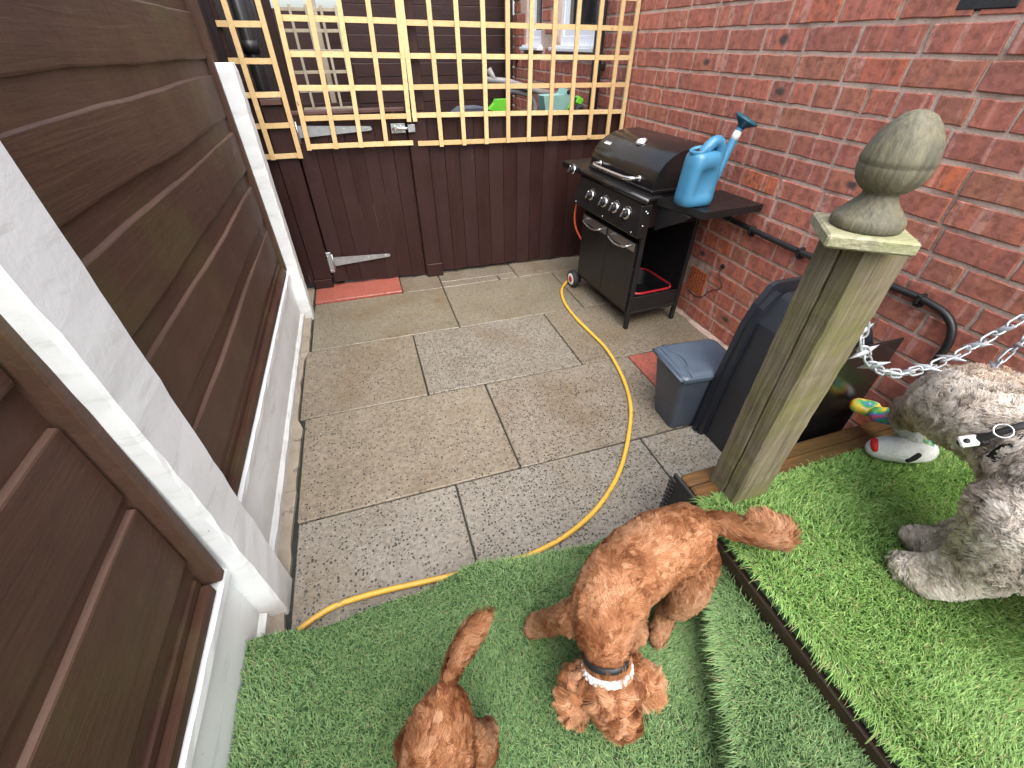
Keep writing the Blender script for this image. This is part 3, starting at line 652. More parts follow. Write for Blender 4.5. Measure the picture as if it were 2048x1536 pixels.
# ------------------------------------------------------------------ newel post
nw = thing('newel_post', 'weathered green-grey timber post with carved acorn finial', 'newel post', (.89, .5575, DZ))
n = 26; V = []; F = []; k = 12
for i in range(n + 1):
    z = (1.062 - DZ) * i / n; j = lambda s=.0012: rng.uniform(-s, s); hx, hy, c = .060, .0525, .006; gx = -.010 + .012 * z   # a drying check runs down the left face
    P = [(-hx, -hy + c), (-hx + c, -hy), (.02, -hy), (hx - c, -hy), (hx, -hy + c), (hx, hy - c), (hx - c, hy), (-hx + c, hy), (-hx, hy - c), (-hx, gx + .004), (-hx + .010, gx), (-hx, gx - .004)]
    V += [(p[0] + j(), p[1] + j(), z + (.006 * (p[0] > .03) if i == n else 0)) for p in P]
for i in range(n):
    for q in range(k): F.append((i * k + q, i * k + (q + 1) % k, (i + 1) * k + (q + 1) % k, (i + 1) * k + q))
F += [tuple(range(k)), tuple(range(n * k, n * k + k))]
MB().add(V, F).build('post', M['newel'], nw)
CM = Matrix.Translation((-.043, -.010, 1.066 - DZ)) @ Matrix.Rotation(R(-37), 4, 'Z')
MB().box(-.069, .069, -.069, .069, 0, .024, .004, CM).build('cap', M['cap'], nw)
pf = [(.0, .0), (.054, .0), (.057, .006), (.057, .016), (.053, .024), (.047, .028), (.044, .034), (.034, .046), (.0275, .058), (.027, .064), (.036, .070), (.047, .082), (.0525, .098), (.0535, .110), (.0528, .113), (.0545, .116), (.054, .124), (.050, .142), (.043, .160), (.034, .175), (.022, .188), (.010, .194), (.0, .196)]
pf = [(a, b) for a, b in pf]
V, F = lathe([(r, z * .92) for r, z in pf], 28)
V = [((CM @ Vector((0, 0, .024))) + Vector(p)) for p in V]
MB().add(V, F, True).build('finial', M['finial'], nw)

# ------------------------------------------------------------------ barbecue (back to the brick wall)
bq = thing('barbecue', 'black gas barbecue trolley with chrome knobs standing against brick wall', 'barbecue', (1.318, 1.885, 0), R(4))
# local axes: +y along the front towards the gate, +x back towards the wall
LEGW = .024
for (lx, ly, zt) in ((0, 0, .735), (.335, 0, .735), (.335, .59, .735)): MB().box(lx, lx + LEGW, ly, ly + LEGW, 0, zt, .003).build('leg', M['black_matt'], bq)
MB().box(0, LEGW, .59, .614, .045, .735, .003).build('leg', M['black_matt'], bq)
MB().box(.002, .345, .003, .61, .095, .112, .003).build('bottom_shelf', M['black_matt'], bq)
MB().box(.343, .352, .026, .588, .112, .70, .002).build('back_panel', M['black_matt'], bq)
MB().box(.026, .333, .602, .611, .112, .70, .002).build('side_panel', M['black_matt'], bq)
MB().box(.026, .333, .004, .012, .112, .205, .002).build('side_rail', M['black_matt'], bq)
for i, (a, b) in enumerate(((.022, .301), (.306, .590))):
    d = MB().box(-.012, -.001, a, b, .118, .520, .004).build('door', M['black_metal'], bq)
    MB().box(-.0150, -.0125, a + .010, b - .006, .470, .516, .001).build('handle_plate', M['silver_panel'], d)
    h = MB().tube(spline([(-.0125, a + .045, .500), (-.038, a + .052, .492), (-.046, a + .075, .484), (-.048, (a + b) / 2, .476), (-.046, b - .072, .484), (-.038, b - .050, .492), (-.0125, b - .043, .500)], 5), .0055, 8).build('handle', M['chrome'], d)
    for yy in (a + .016, b - .014): MB().lathe([(0, 0), (.004, 0), (.003, .002), (0, .0025)], 8, frame((-.015, yy, .478), (-1, 0, 0))).build('screw', M['chrome'], d)
# firebox and control panel
MB().box(.004, .348, .006, .608, .600, .770, .006).build('firebox', M['black_metal'], bq)
cp = MB(); cp.prism([(-.062, .572), (-.066, .580), (-.026, .722), (-.016, .730), (.002, .730), (.002, .572)], 1, -.020, .640); cp = cp.build('control_panel', M['black_metal'], bq)
MB().box(-.060, .003, -.0265, -.0205, .566, .728, .003).build('end_plate', M['black_metal'], cp)
MB().tube([(-.022, -.024, .742), (-.022, .648, .742)], .016, 10).build('front_rail', M['black_lid'], bq)
MB().box(-.020, .06, -.022, .646, .7435, .762, .004).build('tray_edge', M['black_metal'], bq)
nrm = Vector((-.142, 0, .040)).normalized(); along = Vector((.040, 0, .142)).normalized()
def knob(p, parent, s=1.22):
    fm = frame(p, nrm, (0, 1, 0)); k = MB().lathe([(0, 0), (.0235 * s, 0), (.0235 * s, .004), (.021 * s, .010), (.017 * s, .011), (0, .011)], 20, fm).build('knob', M['chrome'], parent)
    MB().lathe([(0, .0105), (.0165 * s, .0105), (.0155 * s, .026), (.013 * s, .028), (0, .028)], 18, fm).build('knob_body', M['black_matt'], k)
    MB().box(-.0055, .0055, -.018 * s, .018 * s, .026, .036, .003, fm @ Matrix.Rotation(R(-12), 4, 'Z')).build('knob_grip', M['chrome'], k)
    mk = MB()
    for a in np.linspace(-1.0, 1.0, 7):
        q = fm @ Vector((math.sin(a) * .0285 * s, -math.cos(a) * .0285 * s, .0008)); mk.lathe([(0, 0), (.0016, 0), (.0016, .0008), (0, .0008)], 6, frame(q, nrm))
    mk.build('dial_mark', M['white_plastic'], k)
for t in (.105, .215, .325, .470):
    knob(Vector((-.0455, t, .655)), cp)
for t in (.02, .30, .61): MB().lathe([(0, 0), (.005, 0), (.004, .002), (0, .003)], 8, frame((-.0645, t, .588), nrm)).build('screw', M['chrome'], cp)
for (xx, zz) in ((-.03, .70), (-.018, .69), (-.035, .63)): MB().lathe([(0, 0), (.005, 0), (.004, .002), (0, .003)], 8, frame((xx, -.0268, zz), (0, -1, 0))).build('screw', M['chrome'], cp)
# lid
prof = [(.012, .772), (.010, .800), (.014, .838), (.028, .872), (.055, .906), (.095, .934), (.140, .952), (.190, .962), (.245, .966), (.30, .966), (.335, .958), (.356, .930), (.360, .860), (.360, .772)]
ld = MB(); L0, L1 = .004, .610; V = []; F = []; n = len(prof)
rows = [(L0, .985), (L0 + .012, 1.0), (L1 - .012, 1.0), (L1, .985)]
for (yy, s) in rows:
    for (x, z) in prof: V.append((.185 + (x - .185) * s, yy, .772 + (z - .772) * s))
for i in range(3):
    for q in range(n - 1): F.append((i * n + q, i * n + q + 1, (i + 1) * n + q + 1, (i + 1) * n + q))
ld.add(V, F, True); ld.add([V[q] for q in range(n)], [tuple(range(n))]); ld.add([V[3 * n + q] for q in range(n)], [tuple(range(n))])
lid = ld.build('lid', M['black_lid'], bq)
MB().box(.002, .364, .000, .614, .7705, .786, .003).build('lid_flange', M['black_metal'], lid)
MB().tube(spline([(.013, .125, .815), (-.028, .128, .818), (-.046, .150, .817), (-.052, .20, .815), (-.052, .42, .815), (-.046, .475, .817), (-.028, .497, .818), (.013, .50, .815)], 5), .0095, 10).build('handle', M['chrome'], lid)
for yy in (.125, .50): MB().lathe([(0, 0), (.016, 0), (.016, .004), (.011, .007), (0, .007)], 14, frame((.010, yy, .815), (-1, 0, .02))).build('handle_collar', M['chrome'], lid)
tn = Vector((-.37, 0, .93)).normalized(); tm = frame(Vector((.118, .30, .9425)), tn)
th = MB().lathe([(0, -.004), (.030, -.004), (.031, .006), (.029, .010), (.025, .011), (.025, .008), (0, .008)], 24, tm).build('thermometer', M['chrome'], lid)
MB().lathe([(0, .0082), (.0245, .0082), (.0245, .0088), (0, .0088)], 20, tm).build('dial', M['white_plastic'], th)
MB().box(-.0012, .0012, -.004, .018, .0089, .0098, .0004, tm).build('needle', M['red_plastic'], th)
bm_ = frame(Vector((.058, .525, .9085)), Vector((-.60, 0, .80)), (0, 1, 0)); bd = MB()
for i in range(6): bd.box(-.030 + i * .0105, -.0225 + i * .0105, -.006 + .002 * (i % 2), .006, .001, .0022, .0003, bm_)
bd.box(-.030, .031, -.0105, -.0085, .001, .0022, .0003, bm_).build('badge', M['white_plastic'], lid)
# shelves
sh = MB(); sh.prism([(.020, -.032), (.075, -.300), (.415, -.300), (.415, -.032)], 2, .728, .760); sh = sh.build('side_shelf', M['black_metal'], bq)
ap = MB(); ap.prism([(-.0275, .600), (-.0275, .727), (-.25, .727), (-.20, .690), (-.10, .640)], 0, .040, .054); ap.build('shelf_apron', M['black_matt'], sh)
MB().box(.35, .36, -.20, -.03, .660, .727, .003).build('shelf_bracket', M['black_matt'], sh)
MB().box(.30, .324, -.030, -.002, .700, .727, .003).build('shelf_bracket', M['black_matt'], sh)
s2 = MB().box(-.022, .34, .6475, .90, .722, .760, .005).build('side_shelf', M['black_metal'], bq)
knob(Vector((-.024, .745, .735)), s2, 1.1)
# castor wheel at the gate end
WM_ = frame((-.018, .640, .058), (-1, 0, 0), (0, 0, 1))
wh = MB().lathe([(.030, -.022), (.052, -.022), (.058, -.016), (.058, .010), (.054, .016), (.045, .018), (.040, .014), (.030, .014)], 28, WM_).build('wheel', M['rubber'], bq)
MB().lathe([(0, -.02), (.041, -.02), (.041, .0155), (.036, .018), (.026, .017), (.0, .016)], 26, WM_).build('rim', M['white_plastic'], wh)
MB().lathe([(0, .010), (.022, .010), (.022, .019), (.018, .021), (.006, .022), (0, .022)], 20, WM_).build('hub', M['red_plastic'], wh)
MB().tube([(-.02, .640, .058), (.345, .640, .058)], .006, 8).build('axle', M['black_matt'], bq)
MB().tube(spline([(-.01, .655, .60), (-.022, .672, .55), (-.024, .678, .47), (-.012, .668, .40), (.02, .64, .33), (.05, .58, .25)], 6), .0065, 8).build('gas_hose', M['orange_rubber'], bq)
# red rimmed tray lying on the bottom shelf
tray = thing('red_tray', 'black tub with a red rim on the bottom shelf of barbecue', 'tub', (1.318, 1.885, .1125), R(4))
def rrect(x0, x1, y0, y1, r, n=5):
    P = []
    for cx, cy, a0 in ((x1 - r, y1 - r, 0), (x0 + r, y1 - r, 90), (x0 + r, y0 + r, 180), (x1 - r, y0 + r, 270)):
        for i in range(n + 1): a = R(a0 + 90 * i / n); P.append((cx + r * math.cos(a), cy + r * math.sin(a)))
    return P
def loft(rings, cap0=True, cap1=True):
    n = len(rings[0]); V = [p for r in rings for p in r]; F = []
    for i in range(len(rings) - 1):
        for q in range(n): F.append((i * n + q, i * n + (q + 1) % n, (i + 1) * n + (q + 1) % n, (i + 1) * n + q))
    if cap0: F.append(tuple(range(n)))
    if cap1: F.append(tuple(range((len(rings) - 1) * n, len(rings) * n)))
    return V, F
rg = lambda x0, x1, y0, y1, r, z: [(p[0], p[1], z) for p in rrect(x0, x1, y0, y1, r)]
V, F = loft([rg(.05, .30, .03, .30, .05, 0), rg(.035, .315, .018, .32, .05, .10), rg(.043, .307, .026, .31, .05, .10), rg(.058, .292, .04, .29, .05, .012)]); MB().add(V, F).build('tub', M['black_matt'], tray)
MB().tube([(p[0], p[1], .103) for p in rrect(.035, .315, .018, .32, .055, 6)], .0075, 8, True).build('rim', M['red_plastic'], tray)

# ------------------------------------------------------------------ watering can
wc = thing('watering_can', 'blue plastic watering can on the side shelf of barbecue', 'watering can', (1.435, 1.72, .7605), R(2))
# local x: from filler/handle side (-) to spout side (+)
def can_ring(z, xa, xb, hw, dent=0.):
    P = []; n = 36
    for i in range(n):
        a = 2 * math.pi * i / n; c, s = math.cos(a), math.sin(a); e = .62
        x = (xa + xb) / 2 + (xb - xa) / 2 * math.copysign(abs(c) ** e, c); y = hw * math.copysign(abs(s) ** e, s)
        if dent:
            u = (x - (xa + xb) / 2) / ((xb - xa) / 2); y *= 1 - dent * math.exp(-((u + .05) / .42) ** 2)
        P.append((x, y, z))
    return P
rings = [can_ring(0, -.072, .072, .050), can_ring(.008, -.082, .082, .058), can_ring(.03, -.085, .085, .060), can_ring(.045, -.084, .084, .060, .30), can_ring(.06, -.082, .083, .060, .46), can_ring(.10, -.079, .081, .060, .50), can_ring(.135, -.076, .080, .060, .46), can_ring(.155, -.074, .079, .060, .30), can_ring(.17, -.073, .078, .060, 0), can_ring(.20, -.070, .074, .057), can_ring(.215, -.064, .066, .050), can_ring(.222, -.052, .052, .040)]
V, F = loft(rings); body = MB().add(V, F, True).build('body', M['can_blue'], wc)
# filler neck and raised shoulder with hand hole, towards the handle side
fm = frame((-.030, 0, .212), (-.25, 0, 1))
MB().lathe([(.034, -.012), (.038, .010), (.040, .020), (.036, .022), (.032, .012), (.030, 0)], 22, fm).build('filler_neck', M['can_blue'], wc)
MB().lathe([(0, .010), (.033, .010), (.033, .012), (0, .012)], 20, fm).build('opening_disc', M['hole_shade'], wc)  # solid disc closing the neck, coloured as its shaded inside
MB().tube(spline([(-.012, 0, .206), (.012, 0, .236), (.038, 0, .254), (.062, 0, .252), (.078, 0, .230), (.082, 0, .200), (.076, 0, .16)], 5), [.024] * 31, 12).build('handle', M['can_blue'], wc)
sp = spline([(.070, 0, .060), (.098, 0, .12), (.118, 0, .19), (.140, 0, .255), (.158, 0, .30)], 5); MB().tube(sp, np.linspace(.024, .0155, len(sp)), 12).build('spout', M['can_blue'], wc)
MB().tube([(.1405, 0, .2565), (.1535, 0, .2885)], .0176, 12).build('spout_label', M['white_plastic'], wc)
rm = frame((.161, 0, .305), (.35, -.30, 1)); MB().lathe([(.014, -.012), (.020, .004), (.048, .024), (.054, .029), (.054, .034), (.050, .037), (0, .041)], 24, rm).build('rose', M['can_teal'], wc)

# ------------------------------------------------------------------ hose
hp = [(1.33, 2.66, .010), (1.235, 2.575, .010), (1.150, 2.46, .010), (1.100, 2.29, .010), (1.088, 2.10, .010), (1.096, 1.95, .010), (1.108, 1.72, .010), (1.066, 1.465, .010), (.995, 1.262, .010), (.886, 1.089, .010), (.755, .928, .010), (.615, .812, .010), (.470, .738, .010), (.320, .700, .010), (.16, .695, .010), (-.02, .708, .010), (-.20, .722, .010), (-.32, .722, .010), (-.385, .706, .010), (-.44, .68, .010)]
tag(MB().tube(spline(hp, 7), .0092, 10).build('garden_hose', M['yellow_hose']), 'yellow garden hose curving across the patio to the lawn', 'hose')

# ------------------------------------------------------------------ small bin and dark storage box
bn = thing('kitchen_bin', 'small slate grey plastic bin with hinged lid on the patio', 'bin', (1.085, 1.065, 0), R(-4))
V, F = loft([rg(.002, .205, .012, .160, .022, .0), rg(.0, .208, .010, .163, .022, .006), rg(-.012, .262, .002, .228, .022, .262), rg(-.014, .265, .0, .231, .022, .270)]); MB().add(V, F).build('body', M['bin_plastic'], bn)
lidb = MB(); V, F = loft([rg(-.022, .277, -.006, .239, .03, .270), rg(-.025, .280, -.009, .242, .03, .276), rg(-.025, .280, -.009, .242, .03, .290), rg(-.018, .273, -.002, .235, .03, .299), rg(.02, .255, .012, .220, .035, .307)]); lidb.add(V, F); lidb = lidb.build('lid', M['bin_lid'], bn)
MB().tube(spline([(.016, -.001, .3045), (.020, .05, .3065), (.040, .075, .3085), (.042, .135, .3085), (.020, .175, .3065), (.016, .23, .3045)], 5), .0024, 6).build('lid_ridge', M['bin_lid'], lidb)
MB().tube([(-.004, .015, .3015), (-.004, .21, .3015)], .0022, 6).build('lid_ridge', M['bin_lid'], lidb)
MB().tube([(-.024, -.004, .284), (-.024, .237, .284)], .006, 8).build('lid_handle', M['bin_lid'], lidb)
bx_ = thing('storage_box', 'tall dark plastic box standing on end behind the newel post', 'box', (1.195, .70, 0))
def box_ring(z, i, x0=0.02, x1=.30): return [(x0 + i, .0 + i * .3, z), (x1 - i, .0 + i * .3, z), (x1 - i, .325 - i * .3, z), (x0 + i, .325 - i * .3, z)]
V, F = loft([box_ring(0, 0), box_ring(.30, .012), box_ring(.56, .040), box_ring(.655, .092), box_ring(.672, .105)]); MB().add(V, F).build('shell', M['box_plastic'], bx_)
fl = MB(); fl.prism([(-.012, 0), (.004, .30), (.030, .54), (.056, .62), (.095, .685), (.115, .695), (.27, .695), (.28, .685), (.30, 0)], 1, .326, .346); fl.build('rim', M['box_plastic'], bx_)
fl = MB(); fl.prism([(-.002, 0), (.012, .30), (.038, .54), (.062, .61), (.10, .665), (.12, .665), (.10, 0)], 1, .300, .3255); fl.build('rib', M['box_plastic'], bx_)
MB().box(.04, .312, -.010, -.001, .02, .635, .004).build('side_panel', M['black_lid'], bx_)

# ------------------------------------------------------------------ spiked chain
def stadium(L, r, n=7):
    P = []
    for s, a0 in ((1, -90), (-1, 90)):
        for i in range(n + 1): a = R(a0 + 180 * i / n); P.append((s * (L / 2 - r) + r * math.cos(a), r * math.sin(a), 0))
    return P
LK = MB().tube(stadium(.046, .0100), .0027, 7, True).mesh('link'); LK.materials.append(M['chain'])
SP = MB().lathe([(.0004, -.034), (.006, -.012), (.0085, 0), (.006, .012), (.0004, .034)], 8).mesh('spike'); SP.materials.append(M['chain'])
def chain(name, label, pts, spikes=True):
    root = thing(name, label, 'chain', tuple(pts[0]), group='spiked metal chains')
    P = np.array(spline(pts, 30)); d = np.r_[0, np.cumsum(np.linalg.norm(np.diff(P, axis=0), axis=1))]; s = .019; i = 0
    while s < d[-1]:
        c = np.array([np.interp(s, d, P[:, k]) for k in range(3)]); t = np.array([np.interp(min(s + .01, d[-1]), d, P[:, k]) for k in range(3)]) - np.array([np.interp(max(s - .01, 0), d, P[:, k]) for k in range(3)])
        fm = frame((0, 0, 0), (0, 1, .0) if i % 2 == 0 else (0, .35, 1), t) ; x = Vector(t).normalized(); zz = Vector((0, -.75, .66)) if i % 2 else Vector((0, .66, .75)); zz = (zz - x * x.dot(zz)).normalized(); yy = zz.cross(x)
        Mx = Matrix(((x.x, yy.x, zz.x, c[0] - pts[0][0]), (x.y, yy.y, zz.y, c[1] - pts[0][1]), (x.z, yy.z, zz.z, c[2] - pts[0][2]), (0, 0, 0, 1)))
        o = link('link', LK, None, root); o.matrix_local = Mx @ Matrix.Rotation(rng.uniform(-.25, .25), 4, 'X')
        if spikes and i % 2 == 0:
            o = link('spike', SP, None, root); o.matrix_local = Mx @ Matrix.Rotation(R(90) + rng.uniform(-.6, .6), 4, 'X') @ Matrix.Rotation(rng.uniform(-.3, .3), 4, 'Y')
        s += .0365; i += 1
    return root
chain('spiked_chain', 'spiked silver chain sagging from the newel post behind the grey dog', [(.953, .520, .885), (.985, .512, .82), (1.06, .506, .755), (1.15, .502, .716), (1.25, .50, .709), (1.36, .50, .732), (1.47, .50, .783), (1.60, .50, .865), (1.75, .50, .96)])
chain('spiked_chain', 'spiked silver chain hanging steeply at the right edge above the grey dog', [(1.752, .515, .90), (1.70, .510, .80), (1.64, .505, .725), (1.59, .50, .65), (1.56, .50, .55), (1.55, .50, .42), (1.55, .50, .315)])

# ================================================================== turf pile
def ribbon_mesh(name, P, Wd, S, colr, Nrm=None, mat=None, parent=None):
    """P (n,k,3) strand centre lines, Wd (k,) or (n,k) half widths, S (n,k,3) side vectors, colr (n,3)"""
    n, k, _ = P.shape; Wd = np.broadcast_to(Wd, (n, k))[..., None]
    V = np.stack([P - S * Wd, P + S * Wd], axis=2).reshape(-1, 3)
    b = (np.arange(n) * 2 * k)[:, None]; j = np.arange(k - 1)[None, :] * 2
    F = np.stack([b + j, b + j + 1, b + j + 3, b + j + 2], axis=-1).reshape(-1, 4)
    me = bpy.data.meshes.new(name); nf = len(F)
    me.vertices.add(len(V)); me.vertices.foreach_set('co', V.astype(np.float32).ravel())
    me.loops.add(nf * 4); me.loops.foreach_set('vertex_index', F.astype(np.int32).ravel())
    me.polygons.add(nf); me.polygons.foreach_set('loop_start', np.arange(0, nf * 4, 4, dtype=np.int32)); me.polygons.foreach_set('loop_total', np.full(nf, 4, np.int32))
    me.polygons.foreach_set('use_smooth', np.ones(nf, bool))
    a = me.color_attributes.new('col', 'FLOAT_COLOR', 'POINT'); c = np.ones((n, 2 * k, 4), np.float32); c[..., :3] = colr[:, None, :]; a.data.foreach_set('color', c.ravel())
    me.update(calc_edges=True)
    if Nrm is not None:
        NN = np.repeat(Nrm.reshape(-1, 3), 2, axis=0); me.normals_split_custom_set_from_vertices(NN.astype(np.float32).tolist())
    o = link(name, me, mat, parent); return o
def unit(a): return a / (np.linalg.norm(a, axis=-1, keepdims=True) + 1e-9)
def lownoise(P, f, seed):
    r = np.random.default_rng(seed); out = 0
    for i in range(5):
        d = unit(r.normal(size=3)) * f * r.uniform(.6, 1.6); out = out + np.sin(P @ d + r.uniform(0, 6.3))
    return out / 2.2
def inpoly(x, y, poly):
    c = np.zeros(len(x), bool); n = len(poly)
    for i in range(n):
        x1, y1 = poly[i]; x2, y2 = poly[(i + 1) % n]
        m = ((y1 > y) != (y2 > y)) & (x < (x2 - x1) * (y - y1) / (y2 - y1 + 1e-12) + x1); c ^= m
    return c
def grass(name, label, poly, zf, dens, cols, lean, hgt, seed, edges=()):
    r = np.random.default_rng(seed); px = np.array([p[0] for p in poly]); py = np.array([p[1] for p in poly])
    A = (px.max() - px.min()) * (py.max() - py.min()); n = int(A * dens); x = r.uniform(px.min(), px.max(), n); y = r.uniform(py.min(), py.max(), n)
    m = inpoly(x, y, poly); x, y = x[m], y[m]; n = len(x); root = np.stack([x, y, np.full(n, zf)], 1)
    ln = np.array(lean)[None, :] * r.uniform(.2, 1.3, (n, 1)) + r.normal(0, .42, (n, 2)) + np.stack([lownoise(root, 11, seed + 1), lownoise(root, 11, seed + 2)], 1) * .45
    drop = np.zeros(n)
    for (p, q, nx, ny, wd) in edges:                                   # lean outwards over these edges
        p = np.array(p); q = np.array(q); d = q - p; t = np.clip(((root[:, :2] - p) @ d) / (d @ d), 0, 1); ds = np.linalg.norm(root[:, :2] - (p + t[:, None] * d), axis=1)
        wgt = np.exp(-(ds / wd) ** 2); ln += wgt[:, None] * np.array((nx, ny)) * .8; drop = np.maximum(drop, wgt)
    h = hgt * r.uniform(.7, 1.2, n); k = 4; t = np.linspace(0, 1, k)
    hor = ln[:, None, :] * (h[:, None] * t ** 1.5)[..., None] * .85
    up = (h[:, None] * (t - (.35 * np.linalg.norm(ln, axis=1) + .5 * drop)[:, None].clip(0, 1.1) * t ** 2.2 * .75))
    P = np.concatenate([root[:, None, :2] + hor, root[:, None, 2:] + up[..., None]], axis=2)
    az = np.arctan2(ln[:, 1], ln[:, 0]) + np.pi / 2 + r.normal(0, .7, n); S = np.stack([np.cos(az), np.sin(az), np.zeros(n)], 1)
    tm_ = P[:, -1] - P[:, 0]; sg = np.sign(np.cross(S, tm_)[:, 2]); S = (S * sg[:, None])[:, None, :].repeat(k, 1)
    tg = unit(np.gradient(P, axis=1)); NB = unit(np.cross(S, tg)); NB = unit(NB + np.array((0, 0, .9)))
    pal = np.array(cols); ci = r.choice(len(pal), n, p=[.34, .28, .22, .11, .05]); col = pal[ci] * r.uniform(.75, 1.25, (n, 1)) * (1 + .12 * lownoise(root, 9, seed + 4))[:, None]
    o = ribbon_mesh(name, P, np.array((.0010, .0010, .0008, .00025)), S, col, NB, M['grass']); o['kind'] = 'stuff'; o['label'] = label; return o
TURF_SHADED = [(.195, .325, .128), (.148, .262, .100), (.250, .392, .170), (.28, .39, .155), (.34, .32, .18)]  # lawn and step: bluer green, also darkened to paint in their shade
TURF_LIT = [(.250, .430, .120), (.195, .355, .092), (.335, .52, .175), (.38, .53, .17), (.42, .38, .18)]  # deck: yellower green, also brightened to paint in its stronger light
lawn_poly = [(-.53, -.30)] + [(x, edge_y(x)) for x in xs] + [(.747, -.30)]
eg = [((xs[i], edge_y(xs[i])), (xs[i + 1], edge_y(xs[i + 1])), 0, 1, .016) for i in range(0, len(xs) - 1)]
grass('grass', 'short bluish green turf pile, darkened for shade, on the lower lawn', lawn_poly, LZ, 120000, TURF_SHADED, (.25, -.45), .020, 21, eg[:0])
se = [(STEP[i], STEP[i + 1], -.60, .35, .016) for i in range(8)]
grass('grass', 'turf pile covering the wedge shaped step', STEP, SZ, 120000, TURF_SHADED, (-.45, -.35), .024, 31, se)
grass('grass', 'yellowish green turf pile, brightened for light, on the raised deck', [(DX0 + .002, -.30), (DX0 + .002, .548), (1.2, .556), (1.745, .548), (1.745, -.30)], DZ, 120000, TURF_LIT, (-.45, -.30), .024, 41, [((DX0, -.3), (DX0, .55), -1, 0, .028), ((DX0, .55), (1.75, .55), 0, .5, .02)])
# turf folded over the step nosing: pile growing out of the riser
def riser(name, label, p, q, z0, z1, nrm, n, cols, seed):
    r = np.random.default_rng(seed); t = r.uniform(0, 1, n); root = np.array(p)[None, :] * (1 - t[:, None]) + np.array(q)[None, :] * t[:, None]
    root = np.concatenate([root, r.uniform(z0, z1, (n, 1))], 1); k = 4; s = np.linspace(0, 1, k); h = .017 * r.uniform(.7, 1.25, n); N3 = np.array((nrm[0], nrm[1], 0.))
    d = N3[None] + r.normal(0, .35, (n, 3)); P = root[:, None] + d[:, None] * (h[:, None] * s)[..., None]; P[..., 2] -= (h[:, None] * s ** 2) * .55
    S = unit(np.cross(d, r.normal(size=(n, 3))))[:, None].repeat(k, 1); pal = np.array(cols); col = pal[r.choice(len(pal), n, p=[.34, .28, .22, .11, .05])] * r.uniform(.75, 1.25, (n, 1))
    return root, P, S, col
RP = [riser('', '', STEP[i], STEP[i + 1], LZ + .045, SZ, (-.88, .47), int(90000 * math.dist(STEP[i], STEP[i + 1]) * .06), TURF_SHADED, 60 + i) for i in range(8)]
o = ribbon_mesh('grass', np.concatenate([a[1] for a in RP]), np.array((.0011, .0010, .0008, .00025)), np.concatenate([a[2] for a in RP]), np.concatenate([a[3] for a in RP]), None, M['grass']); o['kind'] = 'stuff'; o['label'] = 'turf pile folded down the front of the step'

# ================================================================== animals
ICO = None
def ico():
    global ICO
    if ICO is None:
        bm = bmesh.new(); bmesh.ops.create_icosphere(bm, subdivisions=2, radius=1); ICO = (np.array([v.co[:] for v in bm.verts]), [[v.index for v in f.verts] for f in bm.faces]); bm.free()
    return ICO
def body_mesh(name, chains, voxel, parent, mat, smooth=6):
    """chains: lists of (x,y,z,r[,zscale]) joints; spheres swept along them are fused into one continuous skin"""
    V0, F0 = ico(); V = []; F = []
    for ch in chains:
        for a, b in zip(ch[:-1], ch[1:]):
            a = np.array(a[:4], float); b = np.array(b[:4], float); m = max(2, int(np.linalg.norm(b[:3] - a[:3]) / (min(a[3], b[3]) * .45)) + 1)
            for i in range(m + 1):
                c = a + (b - a) * i / m; base = len(V); V += (V0 * c[3] + c[:3]).tolist(); F += [[q + base for q in f] for f in F0]
    me = bpy.data.meshes.new(name + '_raw'); me.from_pydata(V, [], F); me.update(); ob = bpy.data.objects.new('raw', me); COL.objects.link(ob)
    md = ob.modifiers.new('r', 'REMESH'); md.mode = 'VOXEL'; md.voxel_size = voxel; sm = ob.modifiers.new('s', 'SMOOTH'); sm.iterations = smooth; sm.factor = .5
    dg = bpy.context.evaluated_depsgraph_get(); m2 = bpy.data.meshes.new_from_object(ob.evaluated_get(dg)); bpy.data.objects.remove(ob); bpy.data.meshes.remove(me)
    m2.name = name; m2.polygons.foreach_set('use_smooth', np.ones(len(m2.polygons), bool)); m2.materials.clear()
    return link(name, m2, mat, parent)
def sample(me, n, r):
    me.calc_loop_triangles(); nv = len(me.vertices); co = np.empty(nv * 3, np.float32); me.vertices.foreach_get('co', co); co = co.reshape(-1, 3); no = np.empty(nv * 3, np.float32); me.vertices.foreach_get('normal', no); no = no.reshape(-1, 3)
    tri = np.empty(len(me.loop_triangles) * 3, np.int32); me.loop_triangles.foreach_get('vertices', tri); tri = tri.reshape(-1, 3)
    a, b, c = co[tri[:, 0]], co[tri[:, 1]], co[tri[:, 2]]; ar = np.linalg.norm(np.cross(b - a, c - a), axis=1); t = r.choice(len(tri), n, p=ar / ar.sum())
    u = r.random(n); v = r.random(n); fl = u + v > 1; u[fl] = 1 - u[fl]; v[fl] = 1 - v[fl]; w = 1 - u - v
    P = a[t] * w[:, None] + b[t] * u[:, None] + c[t] * v[:, None]; N = unit(no[tri[t, 0]] * w[:, None] + no[tri[t, 1]] * u[:, None] + no[tri[t, 2]] * v[:, None]); return P.astype(float), N.astype(float)
def seginfo(P, chains):
    best = np.full(len(P), 1e9); T = np.zeros((len(P), 3)); I = np.zeros(len(P), int); TT = np.zeros(len(P))
    for ci, ch in enumerate(chains):
        for a, b in zip(ch[:-1], ch[1:]):
            a = np.array(a[:4], float); b = np.array(b[:4], float); d = b[:3] - a[:3]; t = np.clip(((P - a[:3]) @ d) / (d @ d), 0, 1)
            ds = np.linalg.norm(P - (a[:3] + t[:, None] * d), axis=1) - (a[3] + (b[3] - a[3]) * t); m = ds < best
            best[m] = ds[m]; T[m] = unit(d); I[m] = ci; TT[m] = t[m]
    return T, I, TT
